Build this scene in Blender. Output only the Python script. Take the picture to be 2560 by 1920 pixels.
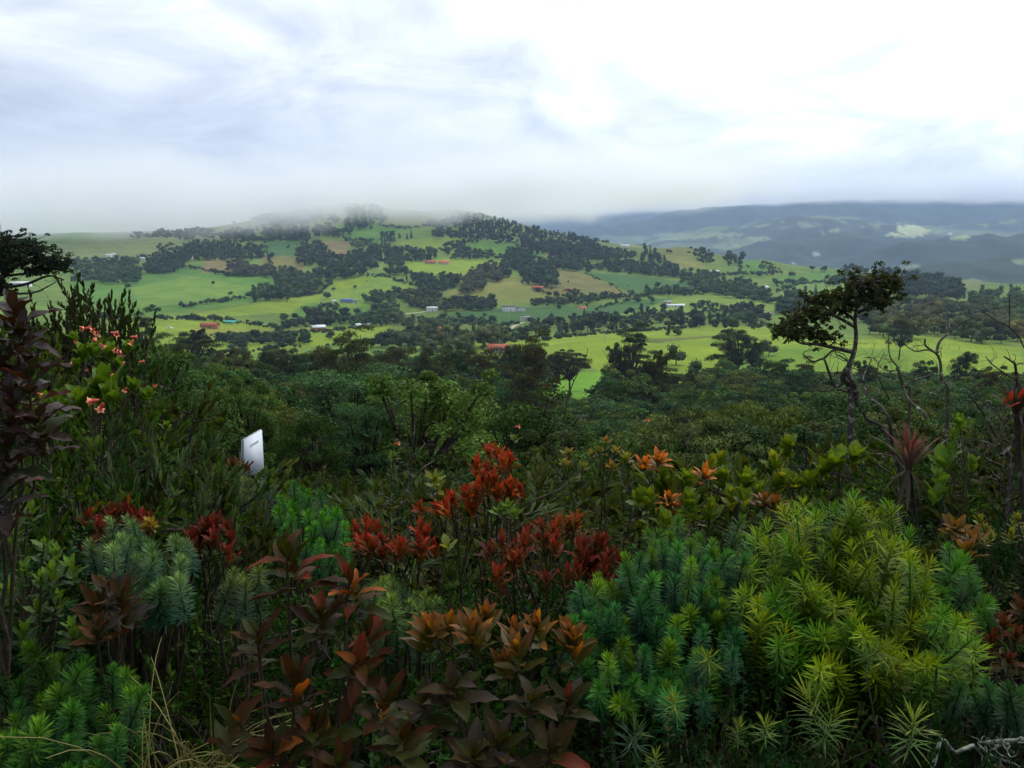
import bpy, math, random
import numpy as np
from mathutils import Vector, Matrix

scene = bpy.context.scene
for o in list(bpy.data.objects):
    bpy.data.objects.remove(o, do_unlink=True)
C = scene.collection
random.seed(7)
rng = np.random.default_rng(7)
R = math.radians

# ------------------------------------------------------------------ camera
ZC = 80.0                      # camera height above the valley datum
F = 2009.0                     # focal length in photograph pixels (2560 wide)
PITCH = math.atan((960 - 600) / F)
cam_d = bpy.data.cameras.new('camera')
cam_d.sensor_width = 36.0
cam_d.lens = 36.0 * F / 2560.0
cam_d.clip_start = 0.05
cam_d.clip_end = 60000
cam = bpy.data.objects.new('camera', cam_d)
C.objects.link(cam)
cam.location = (0, 0, ZC)
cam.rotation_euler = (math.pi / 2 - PITCH, 0, 0)
scene.camera = cam

# ------------------------------------------------------------------ sky, sun, exposure
SUN_EL, SUN_AZ = R(52), R(38)          # azimuth measured from +Y towards +X
world = bpy.data.worlds.new('World')
scene.world = world
world.use_nodes = True
wt = world.node_tree
wt.nodes.clear()


def nd(t, kind, **kw):
    n = t.nodes.new(kind)
    for k, v in kw.items():
        if k == 'ins':
            for kk, vv in v.items():
                n.inputs[kk].default_value = vv
        else:
            setattr(n, k, v)
    return n


def lk(t, a, b):
    t.links.new(a, b)


def math_node(t, op, a, b=None, c=None, clamp=False):
    n = t.nodes.new('ShaderNodeMath')
    n.operation = op
    n.use_clamp = clamp
    for i, v in enumerate((a, b, c)):
        if v is None:
            continue
        if isinstance(v, (int, float)):
            n.inputs[i].default_value = v
        else:
            t.links.new(v, n.inputs[i])
    return n.outputs[0]


def mix_col(t, fac, a, b, mode='MIX'):
    n = t.nodes.new('ShaderNodeMix')
    n.data_type = 'RGBA'
    n.blend_type = mode
    n.clamp_factor = True
    for sock, v in ((n.inputs[0], fac), (n.inputs[6], a), (n.inputs[7], b)):
        if isinstance(v, (int, float)):
            sock.default_value = v
        elif isinstance(v, tuple):
            sock.default_value = v if len(v) == 4 else (*v, 1)
        else:
            t.links.new(v, sock)
    return n.outputs[2]


def ramp(t, fac, stops, interp='LINEAR'):
    n = t.nodes.new('ShaderNodeValToRGB')
    n.color_ramp.interpolation = interp
    els = n.color_ramp.elements
    while len(els) < len(stops):
        els.new(0.5)
    for e, (p, c) in zip(els, stops):
        e.position = p
        e.color = c if len(c) == 4 else (*c, 1)
    t.links.new(fac, n.inputs[0])
    return n.outputs[0]


sun_dir = Vector((math.sin(SUN_AZ) * math.cos(SUN_EL), math.cos(SUN_AZ) * math.cos(SUN_EL), math.sin(SUN_EL)))
sky = nd(wt, 'ShaderNodeTexSky', sky_type='NISHITA', sun_disc=False, sun_elevation=SUN_EL, sun_rotation=SUN_AZ,
         altitude=2600, air_density=1.0, dust_density=1.5, ozone_density=1.0)
sky_s = mix_col(wt, 1.0, sky.outputs[0], (0.13, 0.13, 0.13, 1), 'MULTIPLY')
tc = nd(wt, 'ShaderNodeTexCoord')
# one overcast deck: broad masses, softer streaks inside them
n1 = nd(wt, 'ShaderNodeTexNoise', noise_dimensions='3D', ins={'Scale': 2.3, 'Detail': 5.0, 'Roughness': 0.5, 'Distortion': 0.45})
mp1 = nd(wt, 'ShaderNodeMapping', ins={'Location': (3.7, 1.3, 0.4), 'Rotation': (0.0, 0.12, 0.35), 'Scale': (1.0, 1.0, 2.3)})
lk(wt, tc.outputs['Generated'], mp1.inputs[0])
lk(wt, mp1.outputs[0], n1.inputs['Vector'])
n2 = nd(wt, 'ShaderNodeTexNoise', noise_dimensions='3D', ins={'Scale': 6.0, 'Detail': 7.0, 'Roughness': 0.58, 'Distortion': 0.7})
mp2 = nd(wt, 'ShaderNodeMapping', ins={'Location': (0.4, 5.1, 0.9), 'Rotation': (0.0, 0.15, 0.2), 'Scale': (0.9, 0.9, 2.4)})
lk(wt, tc.outputs['Generated'], mp2.inputs[0])
lk(wt, mp2.outputs[0], n2.inputs['Vector'])
# sunlight diffusing through the deck: brighter around the hidden sun
dotn = nd(wt, 'ShaderNodeVectorMath', operation='DOT_PRODUCT')
nrm = nd(wt, 'ShaderNodeVectorMath', operation='NORMALIZE')
lk(wt, tc.outputs['Generated'], nrm.inputs[0])
lk(wt, nrm.outputs[0], dotn.inputs[0])
dotn.inputs[1].default_value = sun_dir
glow = math_node(wt, 'POWER', math_node(wt, 'MAXIMUM', dotn.outputs['Value'], 0.0), 4.0)
thick = math_node(wt, 'ADD', math_node(wt, 'MULTIPLY', n1.outputs['Fac'], 0.55), math_node(wt, 'MULTIPLY', n2.outputs['Fac'], 0.45))
lum = math_node(wt, 'ADD', math_node(wt, 'MULTIPLY', thick, -3.0), math_node(wt, 'MULTIPLY_ADD', glow, 0.9, 2.06))
cloud = ramp(wt, lum, [(0.0, (0.46, 0.51, 0.64)), (0.35, (0.59, 0.65, 0.79)), (0.62, (0.78, 0.85, 0.98)), (0.85, (0.96, 1.03, 1.10)), (1.0, (1.2, 1.22, 1.22))])
gap = ramp(wt, n1.outputs['Fac'], [(0.30, (1, 1, 1)), (0.40, (0, 0, 0))])
gapv = nd(wt, 'ShaderNodeRGBToBW')
lk(wt, gap, gapv.inputs[0])
lit = nd(wt, 'ShaderNodeVectorMath', operation='SCALE')
lk(wt, cloud, lit.inputs[0])
lk(wt, math_node(wt, 'MULTIPLY_ADD', glow, 1.1, 1.0), lit.inputs['Scale'])
skycol = mix_col(wt, math_node(wt, 'MULTIPLY', gapv.outputs[0], 0.45), lit.outputs[0], sky_s)
bg = nd(wt, 'ShaderNodeBackground', ins={'Strength': 1.0})
lk(wt, skycol, bg.inputs['Color'])
wo = nd(wt, 'ShaderNodeOutputWorld')
lk(wt, bg.outputs[0], wo.inputs['Surface'])

sun_d = bpy.data.lights.new('sun', 'SUN')
sun_d.energy = 1.5
sun_d.angle = R(14)
sun_d.color = (1.0, 0.95, 0.87)
sun = bpy.data.objects.new('sun', sun_d)
C.objects.link(sun)
sun.rotation_euler = (-sun_dir).to_track_quat('-Z', 'Y').to_euler()

vs = scene.view_settings
vs.view_transform = 'Standard'
vs.look = 'None'
vs.exposure = 0.0
vs.gamma = 1.0
vs.use_curve_mapping = False
cy = scene.cycles
scene.render.engine = 'CYCLES'
cy.use_denoising = True
cy.denoiser = 'OPENIMAGEDENOISE'
cy.use_adaptive_sampling = True
cy.adaptive_threshold = 0.02
cy.max_bounces = 10
cy.diffuse_bounces = 3
cy.glossy_bounces = 2
cy.transmission_bounces = 3
cy.transparent_max_bounces = 4
cy.volume_bounces = 8
cy.volume_step_rate = 1.0
cy.volume_max_steps = 128
cy.caustics_reflective = False
cy.caustics_refractive = False


# ------------------------------------------------------------------ helpers
def at(px, py, Y):
    """the world point that the photograph pixel shows at forward distance Y"""
    dx, dy = (px - 1280) / F, (960 - py) / F
    y = math.cos(PITCH) + dy * math.sin(PITCH)
    z = -math.sin(PITCH) + dy * math.cos(PITCH)
    t = Y / y
    return Vector((dx * t, Y, ZC + z * t))


def to_px(p):
    """world points (n,3) to photograph pixels"""
    p = np.asarray(p, float)
    x, y, z = p[..., 0], p[..., 1], p[..., 2] - ZC
    fw = y * math.cos(PITCH) - z * math.sin(PITCH)
    up = y * math.sin(PITCH) + z * math.cos(PITCH)
    fw = np.where(fw < 1e-3, 1e-3, fw)
    return 1280 + F * x / fw, 960 - F * up / fw


def tag(o, label=None, cat=None, group=None, kind=None):
    if label:
        o['label'] = label
    if cat:
        o['category'] = cat
    if group:
        o['group'] = group
    if kind:
        o['kind'] = kind
    return o


def empty(name, loc, label=None, cat=None, group=None):
    o = bpy.data.objects.new(name, None)
    o.empty_display_size = 0.2
    C.objects.link(o)
    o.location = loc
    return tag(o, label, cat, group)


def obj(name, me, parent=None, loc=None, color=None):
    o = bpy.data.objects.new(name, me)
    C.objects.link(o)
    if parent is not None:
        o.parent = parent
    if loc is not None:
        o.location = loc
    if color is not None:
        o.color = (*color[:3], 1)
    return o


def mesh(name, verts, faces, mat, smooth=False):
    """verts (n,3); faces (m,3) or (m,4) int array, or a list of both"""
    me = bpy.data.meshes.new(name)
    verts = np.asarray(verts, np.float32)
    fl = faces if isinstance(faces, list) and len(faces) and isinstance(faces[0], np.ndarray) else [np.asarray(faces, np.int32)]
    fl = [f for f in fl if len(f)]
    loops = np.concatenate([f.ravel() for f in fl]).astype(np.int32)
    counts = np.concatenate([np.full(len(f), f.shape[1], np.int32) for f in fl])
    starts = np.concatenate([[0], np.cumsum(counts)[:-1]]).astype(np.int32)
    me.vertices.add(len(verts))
    me.vertices.foreach_set('co', verts.ravel())
    me.loops.add(len(loops))
    me.loops.foreach_set('vertex_index', loops)
    me.polygons.add(len(counts))
    me.polygons.foreach_set('loop_start', starts)
    if smooth:
        me.polygons.foreach_set('use_smooth', np.ones(len(counts), bool))
    if mat is not None:
        for m in (mat if isinstance(mat, (list, tuple)) else [mat]):
            me.materials.append(m)
    me.update(calc_edges=True)
    return me


class Buf:
    """collects vertices, triangles and quads"""
    def __init__(s):
        s.v, s.t, s.q, s.n = [], [], [], 0

    def add(s, v, t=None, q=None):
        v = np.asarray(v, float).reshape(-1, 3)
        s.v.append(v)
        if t is not None and len(t):
            s.t.append(np.asarray(t, np.int32).reshape(-1, 3) + s.n)
        if q is not None and len(q):
            s.q.append(np.asarray(q, np.int32).reshape(-1, 4) + s.n)
        s.n += len(v)

    def mesh(s, name, mat, smooth=False):
        fl = []
        if s.t:
            fl.append(np.concatenate(s.t))
        if s.q:
            fl.append(np.concatenate(s.q))
        return mesh(name, np.concatenate(s.v), fl, mat, smooth)

    def stamp(s, tv, tf, P, X, Y, Z, sc):
        """copies of a template: tv (k,3), tf (m,3); frames X,Y,Z (n,3), origin P (n,3), scale sc (n,) or (n,3)"""
        sc = np.asarray(sc, float)
        if sc.ndim == 1:
            sc = np.repeat(sc[:, None], 3, 1)
        out = (P[:, None, :] + tv[None, :, 0:1] * (X * sc[:, 0:1])[:, None, :]
               + tv[None, :, 1:2] * (Y * sc[:, 1:2])[:, None, :] + tv[None, :, 2:3] * (Z * sc[:, 2:3])[:, None, :])
        k = len(tv)
        f = (tf[None] + (np.arange(len(P)) * k)[:, None, None]).reshape(-1, tf.shape[1])
        if tf.shape[1] == 3:
            s.add(out.reshape(-1, 3), t=f)
        else:
            s.add(out.reshape(-1, 3), q=f)

    def tube(s, pts, rad, sides=5):
        pts = np.asarray(pts, float)
        rad = np.broadcast_to(np.asarray(rad, float), (len(pts),))
        d = np.gradient(pts, axis=0)
        d /= np.linalg.norm(d, axis=1)[:, None] + 1e-9
        ref = np.array([0.31, 0.17, 0.93]) if abs(d[0, 2]) < 0.8 else np.array([0.9, 0.3, 0.1])
        x = np.cross(d, ref)
        x /= np.linalg.norm(x, axis=1)[:, None] + 1e-9
        y = np.cross(d, x)
        a = np.arange(sides) * 2 * math.pi / sides
        ring = pts[:, None] + rad[:, None, None] * (np.cos(a)[None, :, None] * x[:, None] + np.sin(a)[None, :, None] * y[:, None])
        n = len(pts)
        i = np.arange(n - 1)[:, None] * sides
        j = np.arange(sides)[None]
        jn = (j + 1) % sides
        q = np.stack([i + j, i + jn, i + sides + jn, i + sides + j], -1).reshape(-1, 4)
        s.add(ring.reshape(-1, 3), q=q)


def unit(v):
    return v / (np.linalg.norm(v, axis=-1, keepdims=True) + 1e-9)


def frames(d, up):
    """Y along d, Z close to up, X across"""
    Y = unit(d)
    X = unit(np.cross(Y, up))
    bad = np.linalg.norm(np.cross(Y, up), axis=-1) < 1e-3
    if bad.any():
        X[bad] = unit(np.cross(Y[bad], np.array([[1.0, 0.2, 0.1]])))
    return X, Y, np.cross(X, Y)


def rnd_unit(n):
    return unit(rng.normal(size=(n, 3)))


def value_noise(x, y, seed=0):
    x = np.asarray(x, float)
    y = np.asarray(y, float)
    xi, yi = np.floor(x).astype(np.int64), np.floor(y).astype(np.int64)
    fx, fy = x - xi, y - yi
    fx, fy = fx * fx * (3 - 2 * fx), fy * fy * (3 - 2 * fy)

    def h(a, b):
        k = (a * 374761393 + b * 668265263 + seed * 974711) & 0xffffffff
        k = ((k ^ (k >> 13)) * 1274126177) & 0xffffffff
        return ((k ^ (k >> 16)) & 0xffff) / 65535.0
    return (h(xi, yi) * (1 - fx) * (1 - fy) + h(xi + 1, yi) * fx * (1 - fy) + h(xi, yi + 1) * (1 - fx) * fy + h(xi + 1, yi + 1) * fx * fy) * 2 - 1


def in_poly(px, py, poly):
    px, py = np.asarray(px), np.asarray(py)
    c = np.zeros(px.shape, bool)
    n = len(poly)
    for i in range(n):
        x1, y1 = poly[i]
        x2, y2 = poly[(i + 1) % n]
        if y1 == y2:
            continue
        m = ((y1 > py) != (y2 > py)) & (px < (x2 - x1) * (py - y1) / (y2 - y1) + x1)
        c ^= m
    return c


# ------------------------------------------------------------------ materials
def new_mat(name):
    m = bpy.data.materials.new(name)
    m.use_nodes = True
    m.node_tree.nodes.clear()
    return m, m.node_tree


def out_surface(t, sh):
    o = t.nodes.new('ShaderNodeOutputMaterial')
    t.links.new(sh, o.inputs['Surface'])
    return o


def plain_mat(name, col, rough=0.8, spec=0.3, noise=0.15, scale=2.0, bump=0.0):
    m, t = new_mat(name)
    n = nd(t, 'ShaderNodeTexNoise', ins={'Scale': scale, 'Detail': 5.0, 'Roughness': 0.6})
    tcn = nd(t, 'ShaderNodeTexCoord')
    lk(t, tcn.outputs['Object'], n.inputs['Vector'])
    c = mix_col(t, n.outputs['Fac'], tuple(v * (1 - noise) for v in col), tuple(v * (1 + noise) for v in col))
    p = nd(t, 'ShaderNodeBsdfPrincipled', ins={'Roughness': rough, 'Specular IOR Level': spec})
    lk(t, c, p.inputs['Base Color'])
    if bump:
        b = nd(t, 'ShaderNodeBump', ins={'Strength': bump, 'Distance': 0.05})
        lk(t, n.outputs['Fac'], b.inputs['Height'])
        lk(t, b.outputs[0], p.inputs['Normal'])
    out_surface(t, p.outputs[0])
    return m


def foliage_mat(name, rough=0.65, spec=0.08, trans=0.3, spread=0.45, attr=None, hue=0.02, clump=0.0):
    """leaf material: the object's own colour, varied from leaf to leaf"""
    m, t = new_mat(name)
    if attr:
        a = nd(t, 'ShaderNodeAttribute', attribute_name=attr)
        base = a.outputs['Color']
    else:
        a = nd(t, 'ShaderNodeObjectInfo')
        base = a.outputs['Color']
    g = nd(t, 'ShaderNodeNewGeometry')
    r = g.outputs['Random Per Island']
    hsv = nd(t, 'ShaderNodeHueSaturation')
    lk(t, base, hsv.inputs['Color'])
    val = math_node(t, 'MULTIPLY_ADD', r, 2 * spread, 1 - spread)
    if clump:                     # leaf tone varies by noise from bough to bough
        tcc = nd(t, 'ShaderNodeTexCoord')
        nc = nd(t, 'ShaderNodeTexNoise', noise_dimensions='4D', ins={'Scale': clump, 'Detail': 2.0})
        lk(t, tcc.outputs['Object'], nc.inputs['Vector'])
        oi2 = nd(t, 'ShaderNodeObjectInfo')
        lk(t, math_node(t, 'MULTIPLY', oi2.outputs['Random'], 40.0), nc.inputs['W'])
        val = math_node(t, 'MULTIPLY', val, math_node(t, 'MULTIPLY_ADD', nc.outputs['Fac'], 2.4, -0.2))
    lk(t, val, hsv.inputs['Value'])
    wn = nd(t, 'ShaderNodeTexWhiteNoise', noise_dimensions='1D')
    lk(t, math_node(t, 'MULTIPLY', r, 91.7), wn.inputs['W'])
    lk(t, math_node(t, 'MULTIPLY_ADD', wn.outputs['Value'], 2 * hue, 0.5 - hue), hsv.inputs['Hue'])
    col = hsv.outputs[0]
    p = nd(t, 'ShaderNodeBsdfPrincipled', ins={'Roughness': rough, 'Specular IOR Level': spec})
    lk(t, col, p.inputs['Base Color'])
    tr = nd(t, 'ShaderNodeBsdfTranslucent')
    lk(t, mix_col(t, 1.0, col, (1.25, 1.2, 0.5), 'MULTIPLY'), tr.inputs['Color'])
    mx = nd(t, 'ShaderNodeMixShader', ins={0: trans})
    lk(t, p.outputs[0], mx.inputs[1])
    lk(t, tr.outputs[0], mx.inputs[2])
    out_surface(t, mx.outputs[0])
    return m


def broad_leaf_mat(name, base_mix, base_col, rough=0.42, spec=0.22, trans=0.25, rib=0.35):
    """a single broad leaf: local y runs from stalk (0) to tip (1), local x across"""
    m, t = new_mat(name)
    oi = nd(t, 'ShaderNodeObjectInfo')
    tcn = nd(t, 'ShaderNodeTexCoord')
    sp = nd(t, 'ShaderNodeSeparateXYZ')
    lk(t, tcn.outputs['Object'], sp.inputs[0])
    n = nd(t, 'ShaderNodeTexNoise', noise_dimensions='4D', ins={'Scale': 4.0, 'Detail': 4.0, 'Roughness': 0.6})
    lk(t, tcn.outputs['Object'], n.inputs['Vector'])
    lk(t, math_node(t, 'MULTIPLY', oi.outputs['Random'], 50.0), n.inputs['W'])
    along = math_node(t, 'ADD', sp.outputs[1], math_node(t, 'MULTIPLY_ADD', n.outputs['Fac'], 0.7, -0.35))
    k = math_node(t, 'MULTIPLY', math_node(t, 'SUBTRACT', 1.0, along, clamp=True), base_mix, clamp=True)
    col = mix_col(t, k, oi.outputs['Color'], base_col)
    col = mix_col(t, math_node(t, 'MULTIPLY_ADD', n.outputs['Fac'], 0.7, -0.1, clamp=True), col, mix_col(t, 1.0, col, (0.45, 0.45, 0.5), 'MULTIPLY'))
    ribm = math_node(t, 'LESS_THAN', math_node(t, 'ABSOLUTE', sp.outputs[0]), 0.012)
    col = mix_col(t, math_node(t, 'MULTIPLY', ribm, rib), col, mix_col(t, 1.0, col, (2.2, 2.0, 1.6), 'MULTIPLY'))
    p = nd(t, 'ShaderNodeBsdfPrincipled', ins={'Roughness': rough, 'Specular IOR Level': spec})
    lk(t, col, p.inputs['Base Color'])
    # side veins as fine relief
    w = nd(t, 'ShaderNodeTexWave', wave_type='BANDS', bands_direction='Y', ins={'Scale': 5.5, 'Distortion': 1.5, 'Detail': 1.0})
    mpv = nd(t, 'ShaderNodeCombineXYZ')
    lk(t, sp.outputs[0], mpv.inputs[0])
    lk(t, math_node(t, 'SUBTRACT', sp.outputs[1], math_node(t, 'ABSOLUTE', sp.outputs[0])), mpv.inputs[1])
    lk(t, mpv.outputs[0], w.inputs['Vector'])
    b = nd(t, 'ShaderNodeBump', ins={'Strength': 0.12, 'Distance': 0.01})
    lk(t, w.outputs['Fac'], b.inputs['Height'])
    lk(t, b.outputs[0], p.inputs['Normal'])
    tr = nd(t, 'ShaderNodeBsdfTranslucent')
    lk(t, mix_col(t, 1.0, col, (1.4, 1.25, 0.6), 'MULTIPLY'), tr.inputs['Color'])
    mx = nd(t, 'ShaderNodeMixShader', ins={0: trans})
    lk(t, p.outputs[0], mx.inputs[1])
    lk(t, tr.outputs[0], mx.inputs[2])
    out_surface(t, mx.outputs[0])
    return m


def bark_mat(name, dark, light, scale=14.0, thr=0.58):
    m, t = new_mat(name)
    tcn = nd(t, 'ShaderNodeTexCoord')
    n = nd(t, 'ShaderNodeTexNoise', ins={'Scale': scale, 'Detail': 6.0, 'Roughness': 0.65})
    lk(t, tcn.outputs['Object'], n.inputs['Vector'])
    col = ramp(t, n.outputs['Fac'], [(0.35, tuple(v * 0.6 for v in dark)), (thr, dark), (min(thr + 0.07, 1), light)])
    p = nd(t, 'ShaderNodeBsdfPrincipled', ins={'Roughness': 0.9, 'Specular IOR Level': 0.2})
    lk(t, col, p.inputs['Base Color'])
    b = nd(t, 'ShaderNodeBump', ins={'Strength': 0.6, 'Distance': 0.02})
    lk(t, n.outputs['Fac'], b.inputs['Height'])
    lk(t, b.outputs[0], p.inputs['Normal'])
    out_surface(t, p.outputs[0])
    return m


M_FOL = foliage_mat('shrub_leaves')
M_CROWN = foliage_mat('tree_crown_leaves', rough=0.7, spec=0.1, trans=0.25, spread=0.45, clump=7.0)
M_FARTREE = foliage_mat('far_tree_leaves', rough=0.8, spec=0.1, trans=0.15, spread=0.4)
M_WOOD = foliage_mat('woodland_leaves', rough=0.8, spec=0.1, trans=0.15, spread=0.4, attr='tint')
M_RED = broad_leaf_mat('red_leaf', 0.8, (0.034, 0.032, 0.004), rough=0.5, spec=0.10)
M_ORANGE = broad_leaf_mat('orange_tipped_leaf', 1.15, (0.050, 0.060, 0.006), trans=0.3)
M_GREENLEAF = broad_leaf_mat('green_broad_leaf', 0.3, (0.06, 0.12, 0.01), trans=0.4)
M_DARKLEAF = broad_leaf_mat('dark_purple_leaf', 0.4, (0.03, 0.03, 0.008), rough=0.4)
M_BARK = bark_mat('bark', (0.045, 0.036, 0.027), (0.16, 0.15, 0.12))
M_LICHEN = bark_mat('lichen_bark', (0.065, 0.056, 0.045), (0.27, 0.28, 0.24), thr=0.56)
M_TWIG = bark_mat('twig_bark', (0.055, 0.046, 0.036), (0.17, 0.16, 0.13), scale=30)
M_STEM = bark_mat('stem_bark', (0.042, 0.034, 0.018), (0.09, 0.07, 0.04), scale=30)

# ------------------------------------------------------------------ terrain
CP = [  # pixel x, pixel y, forward distance: points of bare ground read off the photograph
    (1700, 885, 380), (1900, 935, 320), (1550, 845, 430), (1800, 835, 450), (2100, 880, 360), (2400, 905, 330), (2500, 965, 280),
    (1440, 985, 265), (1245, 885, 470), (1050, 905, 430), (800, 870, 520), (700, 845, 590), (540, 905, 400), (300, 810, 600), (150, 790, 620),
    (0, 770, 650), (790, 826, 640), (1280, 780, 850), (1085, 780, 850), (865, 756, 900), (1100, 832, 640), (1680, 772, 850), (1900, 782, 770),
    (1600, 752, 900), (1455, 775, 850), (600, 748, 880), (450, 772, 780), (300, 715, 1000), (100, 700, 1030), (0, 690, 1050), (450, 700, 1030),
    (1345, 722, 1000), (1100, 661, 1180), (920, 688, 1040), (870, 730, 960), (1010, 725, 960), (1200, 715, 1010), (1500, 700, 1080), (1375, 642, 1300),
    (1450, 712, 1040), (1650, 725, 1000), (600, 660, 1220), (700, 680, 1150), (300, 650, 1250), (100, 650, 1250), (150, 605, 1480), (300, 582, 1620),
    (100, 590, 1600), (0, 590, 1600), (500, 576, 1680), (650, 548, 1760), (750, 522, 1850), (900, 512, 1900), (1000, 532, 1880), (1160, 527, 1920),
    (1250, 548, 1880), (1350, 578, 1820), (1450, 600, 1800), (1560, 616, 1720), (1650, 622, 1600), (1725, 618, 1520), (1850, 650, 1380),
    (1905, 651, 1320), (1960, 688, 1200), (2060, 700, 1150), (2150, 676, 1280), (2260, 690, 1300), (1765, 684, 1180), (1600, 665, 1250), (2000, 740, 930),
    (1800, 712, 1040), (2200, 740, 900), (2300, 800, 600), (2500, 800, 560), (2500, 870, 400), (2150, 800, 640), (800, 640, 1260), (1000, 620, 1400),
    (1200, 600, 1480), (900, 570, 1650), (1100, 575, 1640), (1350, 610, 1560), (700, 600, 1500), (2450, 740, 900), (2560, 715, 1200),
]
NEAR = [  # x, y, height relative to the camera
    (0, 1.2, -1.75), (-1, 1.2, -1.7), (1, 1.2, -1.75), (0, 2, -2.0), (0, 4, -2.8), (0, 8, -4.3), (0, 12, -5.6), (0, 20, -8.5), (0, 40, -15.5), (0, 80, -27), (0, 150, -40), (0, 220, -47),
    (-1.2, 2, -1.8), (-2, 3.2, -1.95), (-3, 5, -2.2), (-4.6, 8, -2.6), (-7, 12, -3.4), (-11, 20, -6.0), (-22, 40, -11.5), (-44, 80, -21), (-85, 150, -34), (-130, 240, -45),
    (-2.5, 12, -4.6), (-10, 40, -14), (1.2, 2, -2.0), (2, 3.2, -2.2), (3, 5, -2.7), (5, 8, -3.6), (7.5, 12, -4.7), (12, 20, -7.2), (24, 40, -14), (48, 80, -25), (95, 150, -38), (150, 240, -48),
]
pts, zs = [], []
for px, py, Y in CP:
    p = at(px, py, Y)
    pts.append((math.atan2(p.x, p.y), math.log(math.hypot(p.x, p.y))))
    zs.append(p.z - ZC)
for x, y, z in NEAR:
    pts.append((math.atan2(x, y), math.log(math.hypot(x, y))))
    zs.append(z)
for a in (-0.9, -0.5, -0.25, 0.0, 0.2):           # beyond the crest the hill falls away
    pts.append((a, math.log(2700))); zs.append(-40)
for a in (0.3, 0.45, 0.6, 0.9):
    pts.append((a, math.log(2300))); zs.append(-150)
for a in (-0.9, -0.45, 0.0, 0.45, 0.9):
    pts.append((a, math.log(4200))); zs.append(-140)
    pts.append((a, math.log(9000))); zs.append(-130)
    pts.append((a, math.log(16000))); zs.append(-120)
for a in (-1.0, 1.0):
    for r, z in ((1.5, -1.5), (8, -2.4), (40, -9), (200, -34), (600, -60), (1200, -45)):
        pts.append((a, math.log(r))); zs.append(z)
PT = np.array(pts); ZT = np.array(zs)
SA, SV = 2.2, 1.0


def tps_phi(d2):
    return 0.5 * d2 * np.log(d2 + 1e-12)


Q = PT * np.array([SA, SV])
D2 = ((Q[:, None] - Q[None]) ** 2).sum(-1)
nQ = len(Q)
A = np.zeros((nQ + 3, nQ + 3))
A[:nQ, :nQ] = tps_phi(D2) + np.eye(nQ) * 2e-4
A[:nQ, nQ] = 1
A[:nQ, nQ + 1:] = Q
A[nQ:, :nQ] = A[:nQ, nQ:].T
SOL = np.linalg.solve(A, np.concatenate([ZT, np.zeros(3)]))

RIDGES = [  # distance, crest in pixels, front width, back width
    (10500, [(-600, 530), (600, 530), (1250, 532), (1400, 528), (1700, 512), (2560, 497), (3000, 497)], 1500, 2500),
    (7600, [(900, 570), (1300, 585), (1433, 577), (1482, 565), (1582, 559), (1632, 549), (1681, 528), (1731, 523), (1864, 512), (2000, 505), (2300, 498), (2560, 492), (2900, 500)], 1500, 2500),
    (5600, [(1450, 640), (1620, 610), (1698, 590), (1791, 568), (1850, 572), (1913, 549), (2000, 543), (2105, 546), (2190, 566), (2268, 566), (2340, 572), (2424, 562), (2560, 533), (2800, 520)], 1300, 1200),
    (4300, [(1650, 660), (1860, 618), (1960, 598), (2059, 584), (2125, 589), (2208, 617), (2300, 650), (2600, 680)], 520, 500),
    (3500, [(1900, 700), (2100, 665), (2160, 648), (2225, 620), (2290, 606), (2357, 597), (2490, 588), (2560, 590), (2800, 580)], 480, 500),
    (2350, [(2150, 730), (2300, 690), (2400, 665), (2480, 655), (2560, 650), (2800, 640)], 420, 420),
    (2500, [(-400, 560), (0, 566), (150, 562), (280, 573), (420, 590), (600, 640)], 500, 700),
]


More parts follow.
